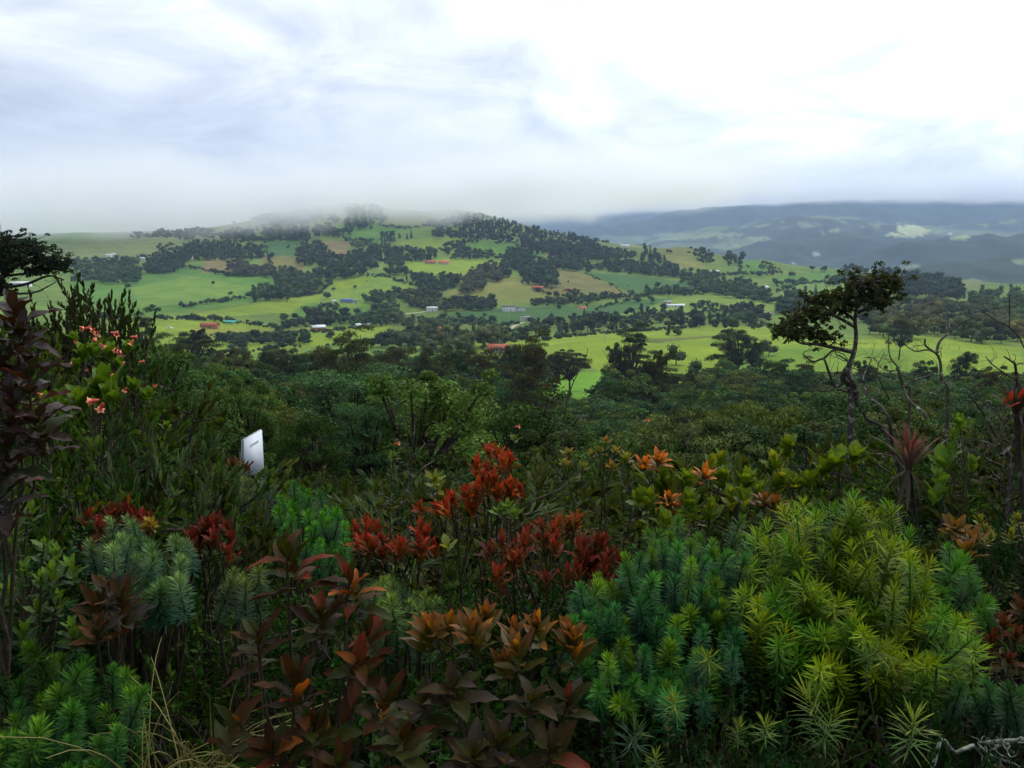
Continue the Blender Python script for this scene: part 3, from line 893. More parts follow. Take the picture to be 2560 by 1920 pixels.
# polygon, tree height, density, colour, kinds, label
WOODS = [
    (Z1(box(450, 480, 850, 600)), 9, 0.8, MD, 'rwb', 'tree on the misty slope below the white huts'),
    (Z1(box(610, 545, 860, 625)), 9, 1.0, MD, 'rw', 'tree in the clump left of the big green slope'),
    (Z1([(880, 520), (960, 470), (1130, 430), (1130, 540), (1000, 570), (890, 560)]), 10, 1.1, DK, 'rwt', 'tree in the dark wood above the big green slope'),
    (Z1([(1100, 420), (1190, 370), (1400, 390), (1600, 400), (1620, 460), (1500, 490), (1250, 480), (1120, 500)]), 11, 1.2, DK, 'rwt', 'tree in the long dark wood under the misty ridge'),
    (Z1(box(960, 395, 1050, 428)), 8, 0.9, DK, 'rb', 'small tree in a clump high on the misty slope'),
    (Z1([(800, 330), (1180, 300), (1900, 310), (1900, 370), (1450, 370), (1180, 345), (800, 350)]), 9, 1.0, DK, 'rwb', 'tree in the hedge line along the misty ridge'),
    (Z1([(1540, 240), (1620, 170), (1990, 190), (2000, 230), (1880, 270), (1700, 300), (1650, 260)]), 11, 1.1, DK, 'rw', 'tree in the wood where the cloud meets the hilltop'),
    (Z1(box(1090, 320, 1200, 365)), 8, 0.9, DK, 'rb', 'tree in the clump below the misty hedge'),
    (Z1([(1400, 540), (1480, 500), (1560, 530), (1660, 530), (1680, 590), (1420, 580)]), 10, 1.0, BR, 'rw', 'brownish tree beside the tan pasture'),
    (Z1([(1690, 560), (1760, 520), (1820, 560), (1960, 600), (1950, 680), (1800, 720), (1550, 740), (1550, 670), (1690, 660)]), 11, 1.1, MD, 'rwt', 'tree in the wood right of the big green slope'),
    (Z2([(110, 380), (270, 330), (360, 440), (480, 430), (700, 360), (860, 380), (1080, 400), (1080, 455), (870, 480), (800, 560), (560, 570), (380, 600), (270, 650), (130, 640), (200, 560), (350, 540), (270, 500), (120, 500)]), 11, 1.2, DK, 'rwt', 'tree in the broad dark wood across the middle of the hill'),
    (Z2([(0, 560), (120, 560), (270, 640), (240, 700), (0, 710)]), 11, 1.0, MD, 'rw', 'tree in the wood above the yellow-green field'),
    (Z2([(480, 340), (640, 340), (700, 400), (500, 410)]), 8, 0.7, MD, 'rb', 'tree in the scrub beside the brown patch'),
    (Z2([(310, 240), (350, 140), (430, 150), (520, 90), (740, 130), (730, 190), (560, 250), (400, 300), (60, 320), (60, 270)]), 14, 1.25, DK, 'rtw', 'tall tree in the dark wood touched by the cloud'),
    (Z2([(690, 300), (800, 280), (800, 340), (700, 360)]), 11, 1.0, DK, 'rt', 'tree in the small wood under the hilltop'),
    (Z2([(1050, 230), (1200, 170), (1380, 150), (1700, 230), (2050, 290), (2212, 340), (2212, 450), (1950, 460), (1700, 400), (1650, 340), (1400, 330), (1250, 310), (1060, 310)]), 11, 1.35, (0.03, 0.037, 0.02), 'rwt', 'tree in the brownish forest falling from the hilltop'),
    (Z2(box(1020, 190, 1170, 235)), 9, 0.9, DK, 'rb', 'tree in the clump just under the grassy hilltop'),
    (Z2([(1130, 370), (1240, 340), (1290, 400), (1470, 400), (1470, 460), (1140, 455)]), 11, 1.2, DK, 'rtw', 'tree in the wood around the small green field'),
    (Z2([(780, 560), (850, 540), (940, 590), (1240, 580), (1240, 630), (1130, 680), (960, 680), (940, 620), (790, 600)]), 10, 1.1, DK, 'rwt', 'tree in the belt below the red-roofed farm'),
    (Z2([(1350, 540), (1460, 480), (1540, 500), (1550, 600), (1420, 620), (1410, 660), (1250, 690), (1260, 640)]), 10, 1.0, BR, 'rw', 'brownish tree in the gully right of the farm field'),
    (Z2([(1540, 460), (1600, 390), (1720, 400), (1800, 470), (1940, 580), (1930, 610), (1880, 650), (1620, 600), (1550, 560)]), 13, 1.2, DK, 'rtw', 'tree in the steep wood beside the olive slope'),
    (Z2([(570, 730), (650, 690), (1000, 680), (980, 740), (640, 765)]), 9, 0.9, MD, 'rwb', 'tree in the belt under the green knoll'),
    (Z2([(860, 740), (1000, 670), (1100, 690), (1130, 800), (1000, 800), (900, 790)]), 9, 1.0, OL, 'rwb', 'tree around the small white house'),
    (Z2([(1120, 760), (1230, 730), (1480, 740), (1520, 780), (1480, 805), (1140, 805)]), 10, 1.1, DK, 'rw', 'tree in the dark row left of the white farmhouse'),
    (Z2([(1740, 745), (1900, 740), (2212, 715), (2212, 755), (1900, 770), (1740, 770)]), 8, 0.55, MD, 'rb', 'tree in the open row above the long green field'),
    (Z2([(180, 880), (200, 840), (330, 810), (450, 830), (460, 900), (200, 920)]), 11, 1.0, DK, 'rtw', 'tree behind the brick house'),
    (Z2([(460, 860), (640, 800), (820, 800), (840, 900), (600, 915), (460, 910)]), 10, 1.0, MD, 'rwt', 'tree in the green belt right of the brick house'),
    (Z2([(820, 870), (1000, 855), (1480, 870), (1480, 915), (850, 920)]), 7, 0.9, MD, 'bbr', 'bushy tree in the low belt below the green strip'),
    (Z2([(0, 860), (180, 880), (180, 930), (0, 930)]), 9, 1.0, DK, 'rwb', 'tree in the belt left of the brick house'),
    (Z2([(960, 960), (1080, 920), (1290, 960), (1640, 950), (1640, 1010), (1330, 1090), (1320, 1150), (1130, 1140), (950, 1090)]), 10, 1.2, OL, 'rwt', 'tree in the wood below the little red-roofed cottage'),
    (Z2([(740, 1000), (850, 930), (1000, 940), (980, 1080), (760, 1080), (640, 1040)]), 10, 1.2, DK, 'rw', 'tree in the dark wood left of the red-roofed cottage'),
    (Z2([(0, 990), (90, 985), (100, 1035), (0, 1045)]), 8, 1.1, DK, 'bw', 'bushy tree in the hedge under the brick house field'),
    (box(540, 836, 775, 856), 8, 1.0, DK, 'bwr', 'bushy tree in the long hedge across the near field'),
    (box(568, 852, 612, 884), 9, 1.0, DK, 'rw', 'tree standing in front of the long hedge'),
    (Z3([(0, 1060), (250, 1020), (560, 1000), (870, 970), (1060, 950), (1300, 1000), (1860, 1000), (1880, 1100), (1200, 1080), (860, 1100), (560, 1120), (0, 1160)]), 10, 1.25, DK, 'rwt', 'tree in the dark hedge row behind the near meadow'),
    (Z3([(0, 490), (330, 470), (600, 510), (900, 545), (880, 580), (560, 605), (320, 595), (300, 540), (60, 510)]), 10, 1.2, DK, 'rwt', 'tree in the wood above the long right-hand slope'),
    (Z3([(880, 560), (930, 490), (1000, 500), (1020, 560), (1110, 580), (1100, 635), (960, 630)]), 15, 1.2, DK, 'ctt', 'dark conifer in the tall clump on the slope'),
    (Z3([(80, 610), (200, 590), (500, 600), (560, 640), (540, 690), (260, 660)]), 10, 1.1, DK, 'rw', 'tree in the belt above the olive field'),
    (Z3([(570, 650), (650, 620), (900, 630), (1200, 660), (1230, 730), (1000, 710), (700, 690)]), 11, 1.15, DK, 'rwt', 'tree in the belt above the deep green field'),
    (Z3([(1200, 700), (1330, 690), (1480, 750), (1700, 760), (1880, 840), (1930, 900), (1700, 890), (1400, 840), (1220, 760)]), 10, 1.05, MD, 'rwb', 'tree in the wood stepping down to the valley road'),
    (Z3([(1350, 700), (1380, 690), (1500, 700), (1500, 740), (1370, 740)]), 9, 0.9, DK, 'rw', 'tree beside the pale red-roofed house on the spur'),
    (Z3([(1280, 490), (1380, 490), (1460, 560), (1450, 630), (1380, 620), (1300, 560)]), 9, 1.3, (0.035, 0.04, 0.02), 'rb', 'tree on the steep wooded side of the spur'),
    (Z3([(1530, 600), (1540, 530), (1600, 540), (1680, 570), (1660, 630), (1560, 640)]), 14, 1.0, DK, 'ccr', 'dark conifer in the group beside the grassy knob'),
    (Z3([(1790, 640), (1850, 600), (2000, 700), (1850, 700)]), 6, 1.0, OL, 'b', 'scrub bush on the side of the grassy knob'),
    (Z3([(85, 900), (400, 880), (860, 840), (900, 850), (560, 900), (540, 930), (90, 935)]), 8, 0.7, MD, 'rb', 'tree in the thin hedge across the valley floor'),
    (Z3(box(940, 815, 1300, 862)), 8, 0.7, MD, 'rb', 'tree in the hedge above the greenhouse'),
    (Z3(box(1270, 930, 1590, 985)), 8, 0.45, DK, 'rcb', 'tree scattered right of the greenhouse'),
    (Z3([(1600, 930), (1780, 940), (1870, 1000), (1600, 1000)]), 9, 0.9, DK, 'rw', 'tree beside the pale track'),
    (Z3([(1940, 890), (2111, 860), (2111, 985), (1930, 985)]), 12, 1.2, DK, 'rtw', 'tree in the dark grove behind the gnarled tree'),
    (Z4([(300, 880), (480, 850), (480, 980), (240, 980)]), 12, 1.2, DK, 'rt', 'tree in the dark grove left of the gnarled tree top'),
    (Z4([(600, 735), (800, 720), (800, 780), (620, 785)]), 9, 1.0, DK, 'rb', 'tree in the clump behind the gnarled tree top'),
    (Z4([(230, 760), (500, 745), (480, 770), (230, 800)]), 8, 0.7, MD, 'rb', 'tree in the hedge between the rolling right-hand fields'),
    (Z4(box(760, 660, 930, 700)), 10, 1.0, DK, 'rw', 'tree in the clump on the far field edge'),
    (Z4([(930, 720), (1050, 685), (1450, 690), (1530, 740), (1650, 800), (1650, 880), (1400, 890), (1180, 860), (1100, 800)]), 12, 1.2, (0.028, 0.046, 0.024), 'rtw', 'tree in the bluish wood right of the gnarled tree'),
    (Z4([(1650, 850), (1900, 820), (2111, 850), (2111, 1000), (1900, 1060), (1650, 960)]), 12, 1.15, MD, 'rwt', 'tree in the wood at the right edge of the valley'),
    (Z4([(850, 920), (1180, 890), (1650, 920), (2000, 960), (2111, 1100), (2111, 1200), (1700, 1190), (1450, 1150), (1000, 1160), (880, 1080)]), 11, 1.2, OL, 'rw', 'tree in the leafy wood behind the right-hand meadow'),
    (Z4(box(1060, 920, 1500, 980)), 10, 0.6, (0.09, 0.085, 0.025), 'rw', 'yellowish tree top in the wood behind the right-hand meadow'),
]
LONE = [  # pixel x, pixel y of the foot, height, kind, colour, label
    (820, 748, 9, 'b', DK, 'round dark bush beside the blue-roofed sheds'),
    (834, 724, 4, 'b', DK, 'small round bush on the green knoll near its crest'),
    (886, 722, 4.5, 'b', DK, 'round bush alone on the green knoll above the blue sheds'),
    (757, 858, 7, 'b', DK, 'dark rounded bush in the field under the brick house'),
    (827, 848, 8, 'r', OL, 'leafy bush between the brick house and the wood'),
    (874, 846, 3, 'b', DK, 'tiny bush alone in the yellow field under the brick house'),
    (773, 810, 8, 'r', DK, 'small dark tree above the brick house'),
    (1690, 912, 10, 'r', MD, 'lone slim tree standing in the near meadow'),
    (1738, 940, 8, 'r', MD, 'bushy young tree on the meadow edge left of the big tree'),
    (1922, 890, 8, 'r', OL, 'thin-crowned tree right of the big meadow tree'),
    (1692, 838, 5, 'b', OL, 'small bush beside the ditch in the near meadow'),
    (1672, 838, 7, 't', OL, 'slender tree beside the ditch in the near meadow'),
    (1379, 794, 7, 'c', DK, 'small conifer at the left above the hedge row'),
    (1438, 794, 6, 'c', DK, 'small conifer alone in the green strip'),
    (1629, 758, 9, 'w', DK, 'spreading tree left of the greenhouse'),
    (1777, 778, 7, 'r', DK, 'round tree right of the greenhouse'),
    (1758, 776, 6, 'c', DK, 'pointed tree right of the greenhouse'),
    (2030, 680, 10, 'r', DK, 'round dark tree on the crest of the far right field'),
    (2059, 678, 10, 'w', DK, 'spreading dark tree on the crest of the far right field'),
    (2105, 672, 12, 'w', DK, 'large tree at the end of the far right field crest'),
    (2038, 742, 15, 'c', DK, 'broad dark conifer left of the gnarled tree top'),
    (1985, 728, 6, 'b', DK, 'small bush in the rolling field right of centre'),
    (1632, 614, 9, 'r', DK, 'left of two small trees on the spur skyline'),
    (1645, 615, 9, 'r', DK, 'right of two small trees on the spur skyline'),
    (1111, 530, 9, 'r', DK, 'small tree on the grassy hilltop skyline'),
    (1096, 532, 7, 'w', DK, 'low tree on the grassy hilltop skyline'),
    (1133, 552, 12, 'w', DK, 'dark tree just below the grassy hilltop'),
    (1028, 596, 17, 'c', DK, 'tall dark conifer under the hilltop'),
    (1018, 598, 13, 'c', DK, 'shorter dark conifer beside the tall one under the hilltop'),
    (998, 596, 11, 't', DK, 'slim tree left of the two hilltop conifers'),
    (875, 590, 10, 't', DK, 'slim tree above the brown patch'),
    (928, 572, 9, 'r', DK, 'lone tree on the green slope below the cloud'),
    (586, 563, 8, 'r', DK, 'lone tree on the skyline left of the misty wood'),
    (336, 584, 7, 'r', DK, 'lone tree on the misty skyline at the left'),
    (308, 662, 14, 'r', MD, 'big round tree beside the white huts'),
    (720, 622, 8, 'r', DK, 'bush in the deep green patch under the ridge'),
    (1245, 650, 12, 'r', DK, 'tree at the right end of the farm field'),
    (1980, 690, 8, 'b', OL, 'scrub at the foot of the grassy knob'),
    (1852, 672, 7, 'r', DK, 'left of two bushes below the grassy knob'),
    (1870, 671, 6, 'r', DK, 'right of two bushes below the grassy knob'),
]
KMAP = {'r': [0, 1, 2], 'w': [3, 4], 't': [5, 6], 'c': [7], 'b': [8, 9]}

allt = []       # x,y,z,h,mesh,colour,label,pixel height
for poly, h, dens, col, kinds, label in WOODS:
    P = np.array(poly)
    x0, y0 = P.min(0)
    x1, y1 = P.max(0)
    mid = on_ground([(x0 + x1) / 2], [y1])[0]
    if np.isnan(mid[0]):
        continue
    hp = h * F / mid[1]
    sp_x, sp_y = (hp * 0.47, max(hp * 0.27, 2.8)) if mid[1] > 1150 else (hp * 0.39, max(hp * 0.20, 2.6))
    nx, ny = max(1, int((x1 - x0) / sp_x)), max(1, int((y1 - y0) / sp_y))
    gx = (np.arange(nx) + 0.5)[None] * (x1 - x0) / nx + x0 + rng.normal(size=(ny, nx)) * sp_x * 0.35
    gy = (np.arange(ny) + 0.5)[:, None] * (y1 - y0) / ny + y0 + rng.normal(size=(ny, nx)) * sp_y * 0.35
    gx, gy = gx.ravel(), gy.ravel()
    gap_ = value_noise(gx / 34, gy / 13, 51) + 0.5 * value_noise(gx / 13, gy / 6, 52)      # clearings
    keepm = in_poly(gx, gy, poly) & (rng.random(len(gx)) < dens * 0.92) & (gap_ > -0.62)
    gx, gy = gx[keepm], gy[keepm]
    G = on_ground(gx, gy + hp * 0.30)
    for gpt in G:
        if np.isnan(gpt[0]) or gpt[1] > 2300:
            continue
        hh = h * (0.55 + 0.7 * rng.random())
        kk = random.choice(KMAP[random.choice(kinds)])
        if kk in (8, 9):
            hh *= 0.6
        c = np.array(col) * (0.6 + 1.0 * rng.random()) * np.array([1 + 0.15 * rng.normal(), 1, 1 + 0.12 * rng.normal()])
        allt.append((gpt, hh, kk, np.clip(c, 0.008, 0.3), label, hh * F / gpt[1]))
# hedgerows along the field edges
HEDGES = [
    ([(366, 782), (500, 762), (630, 745), (794, 737)], 7), ([(180, 704), (350, 693), (460, 668), (580, 692), (690, 692)], 7), ([(800, 764), (900, 774), (1000, 768)], 6), ([(1000, 674), (1050, 694), (1140, 696), (1235, 696), (1262, 652)], 7),
    ([(1290, 692), (1385, 668)], 7), ([(1340, 728), (1440, 750), (1575, 745), (1770, 724)], 6), ([(1460, 682), (1530, 714), (1575, 745)], 3), ([(1480, 804), (1640, 795), (1850, 776)], 6), ([(1120, 853), (1200, 828), (1300, 810)], 5),
    ([(480, 848), (700, 841), (900, 822)], 4), ([(400, 798), (520, 800), (720, 825)], 5), ([(660, 606), (670, 646), (690, 692)], 7), ([(860, 602), (970, 605), (1050, 625), (1140, 631), (1200, 650)], 8), ([(1160, 608), (1290, 608), (1305, 642)], 8),
    ([(1305, 622), (1400, 630), (1480, 647), (1650, 672)], 8), ([(1925, 737), (2010, 708), (2120, 712)], 6), ([(560, 582), (690, 562), (810, 552)], 8), ([(500, 684), (610, 647), (680, 642)], 7), ([(60, 682), (300, 662), (450, 622), (640, 602)], 8),
    ([(800, 732), (830, 708), (900, 690), (960, 692), (1050, 717)], 4), ([(1370, 716), (1460, 740)], 5), ([(1700, 706), (1800, 690), (1850, 686)], 7), ([(1850, 652), (1850, 686), (1935, 688)], 7), ([(1410, 600), (1600, 612), (1680, 634)], 8), ([(1500, 772), (1620, 739), (1800, 735), (1948, 762)], 6),
    ([(950, 566), (1020, 572), (1080, 563), (1200, 540)], 7), ([(1180, 852), (1340, 852), (1480, 838), (1800, 815)], 4), ([(420, 915), (520, 906), (700, 874), (965, 852)], 5), ([(250, 795), (300, 802), (300, 850)], 6),
]
for k, (line, h) in enumerate(HEDGES):
    P = np.array(line, float)
    seg = np.r_[0, np.cumsum(np.hypot(*np.diff(P, axis=0).T))]
    m0 = on_ground([P[0, 0]], [P[0, 1]])[0]
    stp = h * F / (m0[1] if m0[1] == m0[1] else 1000) * 0.42
    s_ = np.arange(0, seg[-1], max(stp, 3.0))
    hx, hy = np.interp(s_, seg, P[:, 0]) + rng.normal(size=len(s_)) * 1.5, np.interp(s_, seg, P[:, 1]) + rng.normal(size=len(s_)) * 1.0
    open_ = value_noise(s_ / 60, s_ * 0 + k, 61) > -0.55
    for gpt, op in zip(on_ground(hx, hy), open_):
        if np.isnan(gpt[0]) or not op or gpt[1] > 2200:
            continue
        hh = h * (0.45 + 0.75 * rng.random())
        allt.append((gpt, hh, random.choice([8, 9, 0, 1, 3, 5] if h > 5 else [8, 9, 8, 0]), np.array(DK if rng.random() < 0.6 else MD) * (0.7 + 0.8 * rng.random()), None, hh * F / gpt[1] * 0.2))
# scattered bushes over the open pastures
bx = rng.uniform(180, 2250, 90)
by = rng.uniform(555, 790, 90)
for gpt, pxx in zip(on_ground(bx, by), bx):
    if np.isnan(gpt[0]) or gpt[1] > 2000 or gpt[1] < 420:
        continue
    hh = 2.0 + 7.0 * rng.random() ** 2
    allt.append((gpt, hh, random.choice([8, 9, 0]), np.array(DK) * (0.9 + 0.6 * rng.random()), None, hh * F / gpt[1] * 0.3))

named = []
for px, py, h, k, col, label in LONE:
    gpt = on_ground([px], [py])[0]
    if np.isnan(gpt[0]):
        continue
    o = obj('valley_tree', FAR_MESH[random.choice(KMAP[k])], loc=gpt, color=np.array(col))
    o.scale = (h, h, h)
    o.rotation_euler[2] = random.random() * 6.28
    tag(o, label, 'bush' if k == 'b' else 'tree', 'lone trees and bushes of the valley')

order = sorted(range(len(allt)), key=lambda i: -allt[i][5])
single, mass = order[:255], order[255:]
for i in single:
    gpt, hh, kk, c, label, _ = allt[i]
    o = obj('hedge_tree', FAR_MESH[kk], loc=gpt, color=c)
    o.scale = (hh * (0.9 + 0.3 * random.random()), hh * (0.9 + 0.3 * random.random()), hh)
    o.rotation_euler[2] = random.random() * 6.28
    tag(o, label, 'tree', label.replace('tree', 'trees', 1))
V, T, K = [], [], []
nv = 0
for i in mass:
    gpt, hh, kk, c, label, ph_ = allt[i]
    tv, tf = random.choice(FAR_RAW[kk])
    a_ = rng.random() * 6.28
    s = np.array([hh * (0.9 + 0.35 * rng.random())] * 2 + [hh])
    rot = np.array([[math.cos(a_), -math.sin(a_), 0], [math.sin(a_), math.cos(a_), 0], [0, 0, 1]])
    V.append((tv * s) @ rot.T + gpt)
    T.append(tf + nv)
    K.append(np.repeat(c[None], len(tv), 0))
    nv += len(tv)
wme = mesh('woodland', np.concatenate(V), np.concatenate(T), M_WOOD)
ca = wme.color_attributes.new('tint', 'FLOAT_COLOR', 'POINT')
kc = np.concatenate(K)
ca.data.foreach_set('color', np.concatenate([kc, np.ones((len(kc), 1))], 1).astype(np.float32).ravel())
o = obj('woodland', wme)
tag(o, 'dark woods, hedges and scattered bushes covering the far hillside', 'woodland', kind='stuff')

# ------------------------------------------------------------------ the forest on the slope below the viewpoint
LEAF6 = np.array([(0, 0, 0), (-0.36, 0.3, 0.10), (-0.40, 0.62, 0.10), (0, 1, 0), (0.40, 0.62, 0.10), (0.36, 0.3, 0.10)], float)
LEAF6_F = np.array([(0, 3, 2, 1), (0, 5, 4, 3)])


def forest_tree(seed, shape, clumps, per, leaf):
    """trunk and crown of a rounded cloud-forest tree, one unit high"""
    global rng
    keep = rng
    rng = np.random.default_rng(seed)
    tb, cb = Buf(), Buf()
    lean = rng.normal(size=2) * 0.06
    fork = np.array([lean[0], lean[1], 0.3])
    tb.tube([(0, 0, -0.15), (lean[0] * 0.3, lean[1] * 0.3, 0.12), fork], [0.035, 0.028, 0.022], 6)
    for i in range(clumps):
        a_ = i * 2.39996 + 0.4 * rng.normal()
        f_ = (i + 0.5) / clumps
        if shape == 'dome':
            r_ = 0.40 * math.sqrt(f_)
            c = np.array([math.cos(a_) * r_, math.sin(a_) * r_, 0.92 - 0.5 * f_ ** 1.5 - 0.10 * rng.random()])
            rad = np.array([0.125, 0.125, 0.085])
        elif shape == 'flat':
            r_ = 0.52 * math.sqrt(f_)
            c = np.array([math.cos(a_) * r_, math.sin(a_) * r_, 0.86 - 0.22 * f_ ** 2 - 0.16 * rng.random()])
            rad = np.array([0.15, 0.15, 0.055])
        elif shape == 'layered':
            lev = i % 4
            r_ = (0.18 + 0.28 * rng.random()) * (1.1 - 0.22 * lev)
            c = np.array([math.cos(a_) * r_, math.sin(a_) * r_, 0.36 + 0.17 * lev + 0.05 * rng.normal()])
            rad = np.array([0.15, 0.15, 0.05])
        else:
            r_ = 0.26 * math.sqrt(rng.random())
            c = np.array([math.cos(a_) * r_, math.sin(a_) * r_, 0.3 + 0.65 * f_])
            rad = np.array([0.11, 0.11, 0.09]) * (1.2 - 0.5 * f_)
        rad = rad * (0.45 + 0.75 * rng.random())
        c = c + rng.normal(size=3) * np.array([0.05, 0.05, 0.045])
        mid_ = fork * 0.5 + c * 0.5 + np.array([0, 0, 0.03])
        tb.tube([fork, mid_, c], [0.014, 0.009, 0.003], 4)
        leaf_shell(cb, c, rad, per, leaf, jitter=0.8)
        leaf_shell(cb, c, rad * 0.6, per // 3, leaf, jitter=1.2)
    rng = keep
    return tb.mesh('trunk', M_BARK), cb.mesh('crown', M_CROWN)


SHAPES = ['dome', 'flat', 'layered', 'tall', 'tall', 'flat', 'layered', 'dome']
FT_MID = [forest_tree(300 + i, s, 34, 150, 0.030) for i, s in enumerate(SHAPES)]
FT_NEAR = [forest_tree(340 + i, s, 54, 240, 0.0175) for i, s in enumerate(['dome', 'flat', 'layered', 'tall', 'tall', 'layered'])]
FT_FAR = []
for i, s in enumerate(['dome', 'flat', 'dome', 'layered']):
    keep = rng
    rng = np.random.default_rng(500 + i)
    b_ = Buf()
    for j in range(13):
        a_ = j * 2.4
        r_ = 0.42 * math.sqrt((j + 0.5) / 13)
        c = np.array([math.cos(a_) * r_, math.sin(a_) * r_, 0.85 - 0.45 * (j / 13) ** 1.4 - 0.08 * rng.random()])
        rad = np.array([0.19, 0.19, 0.13 if s == 'dome' else 0.09]) * (0.75 + 0.5 * rng.random())
        small_core(b_, c, rad * 0.7, i + j)
        leaf_shell(b_, c, rad, 30, 0.075, jitter=0.8)
    FT_FAR.append((np.concatenate(b_.v), np.concatenate(b_.t)))
    rng = keep

# the highest line in the photograph that the slope's tree tops reach
TX = [-200, 0, 120, 250, 330, 420, 520, 600, 680, 760, 870, 930, 1000, 1100, 1200, 1340, 1370, 1500, 1530, 1640, 1700, 1760, 1800, 1900, 2050, 2150, 2300, 2400, 2560, 2800]
TY = [765, 765, 770, 790, 800, 845, 884, 874, 862, 864, 854, 832, 844, 860, 878, 885, 990, 982, 905, 898, 930, 918, 898, 902, 922, 926, 922, 936, 926, 922]
FCOL = [(0.040, 0.080, 0.016), (0.058, 0.105, 0.018), (0.070, 0.096, 0.020), (0.032, 0.072, 0.020), (0.056, 0.074, 0.020), (0.040, 0.088, 0.034)]
cand = []
Yv = 15.0
while Yv < 285:
    step = 1.9 + Yv * 0.021
    n = int(2 * (0.70 * Yv + 6) / step)
    for k in range(n):
        x = -(0.70 * Yv + 6) + (k + 0.5 + 0.35 * rng.normal()) * step
        y = Yv + 0.4 * rng.normal() * step
        cand.append((x, y))
    Yv += step * 0.82
near_l, mass_l = [], []
CA = np.array(cand)
CZ = ground(CA[:, 0], CA[:, 1])
for (x, y), z in zip(cand, CZ):
    h = (2.5 + min(y, 150) * 0.048) * (0.55 + 1.0 * rng.random() ** 1.3)
    bpx, bpy_ = to_px((x, y, z))
    for tries in range(6):
        tpx, tpy = to_px((x, y, z + h * 1.10))
        if tpy >= np.interp(tpx, TX, TY) + 6 * rng.random() - 3 - (28 * rng.random() if y > 70 and rng.random() < 0.15 and not 1330 < tpx < 1530 else 0):
            break
        h *= 0.8
    else:
        continue
    if h < 1.6:
        continue
    bare = np.interp(tpx, TX, TY)
    if y > 200 and in_poly(np.array([bpx]), np.array([bpy_]), [(1340, 945), (1530, 945), (1530, 1010), (1340, 1010)])[0]:
        continue
    if 470 < bpx < 640 and 880 < bpy_ < 925 and y > 150:
        continue
    (near_l if y < 112 else mass_l).append((x, y, z, h))


def slope_label(px, y, ci):
    where = ('on the bushy slope at the far left' if px < 420 else 'on the slope around the white board' if px < 800 else 'in the dark hollow left of centre' if px < 1180
             else 'in the middle of the dark slope' if px < 1560 else 'on the slope under the near meadow' if px < 2000 else 'on the slope behind the bare branches' if px < 2330 else 'on the slope at the right edge')
    hue = ['dark green', 'green', 'olive', 'deep green', 'dull olive', 'blue-green'][ci]
    rank = 'near' if y < 32 else 'mid-distant' if y < 65 else 'distant'
    return f'{rank} {hue} rounded forest tree {where}'


near_l += mass_l
near_l.sort(key=lambda q: q[1])
# drop the trees that stand wholly behind nearer crowns, then keep the largest as single trees
OW, OH = 640, 480
occ = np.zeros((OH, OW), bool)
JY, JX = np.mgrid[0:OH, 0:OW]
seen = []
for q in near_l:
    x, y, z, h = q
    cx, cy_ = to_px((x, y, z + h * 0.62))
    rw, rh = 0.5 * h * F / y / 4, 0.36 * h * F / y / 4
    cx, cy_ = float(cx) / 4, float(cy_) / 4
    x0, x1, y0, y1 = int(max(cx - rw, 0)), int(min(cx + rw + 1, OW)), int(max(cy_ - rh, 0)), int(min(cy_ + rh + 1, OH))
    if x1 <= x0 or y1 <= y0:
        continue
    e = ((JX[y0:y1, x0:x1] - cx) / max(rw, 0.6)) ** 2 + ((JY[y0:y1, x0:x1] - cy_) / max(rh, 0.6)) ** 2
    ins = e < 1
    if not ins.any():
        continue
    o_ = occ[y0:y1, x0:x1]
    free = (ins & ~o_).sum()
    if free / ins.sum() > 0.08:
        seen.append((free, q))
    o_ |= e < 0.55
seen.sort(key=lambda q: -q[0] - (10000 if q[1][1] < 75 else 0))
near_l = sorted([q[1] for q in seen[:280]], key=lambda q: q[1])
mass_l = [q[1] for q in seen[280:]]
for i, (x, y, z, h) in enumerate(near_l):
    tpx = float(to_px((x, y, z + h * 0.7))[0])
    ci = int(rng.integers(0, 6))
    lab = slope_label(tpx, y, ci)
    root = empty('forest_tree', (x, y, z), lab, 'tree', lab.replace('tree', 'trees'))
    tm, cm = random.choice(FT_NEAR if y < 75 else FT_MID)
    c = np.array(FCOL[ci]) * (0.7 + 0.9 * rng.random())
    a_ = random.random() * 6.28
    w = h * (0.7 + 0.45 * random.random())
    for nm, me_, cc in (('trunk', tm, (0.05, 0.04, 0.03)), ('crown', cm, c)):
        o = obj(nm, me_, root, color=cc)
        o.scale = (w, w, h)
        o.rotation_euler[2] = a_
V, T, K = [], [], []
nv = 0
for x, y, z, h in mass_l:
    tv, tf = random.choice(FT_FAR)
    a_ = rng.random() * 6.28
    w = h * (1.0 + 0.5 * rng.random())
    rot = np.array([[math.cos(a_), -math.sin(a_), 0], [math.sin(a_), math.cos(a_), 0], [0, 0, 1]])
    V.append((tv * np.array([w, w, h])) @ rot.T + np.array([x, y, z]))
    T.append(tf + nv)
    c = np.array(random.choice(FCOL)) * (0.7 + 0.9 * rng.random())
    K.append(np.repeat(c[None], len(tv), 0))
    nv += len(tv)
wme = mesh('forest_canopy', np.concatenate(V), np.concatenate(T), M_WOOD)
ca = wme.color_attributes.new('tint', 'FLOAT_COLOR', 'POINT')
kc = np.concatenate(K)
ca.data.foreach_set('color', np.concatenate([kc, np.ones((len(kc), 1))], 1).astype(np.float32).ravel())
o = obj('forest_canopy', wme)
tag(o, 'closed canopy of the distant lower slope forest before the meadows', 'forest', kind='stuff')

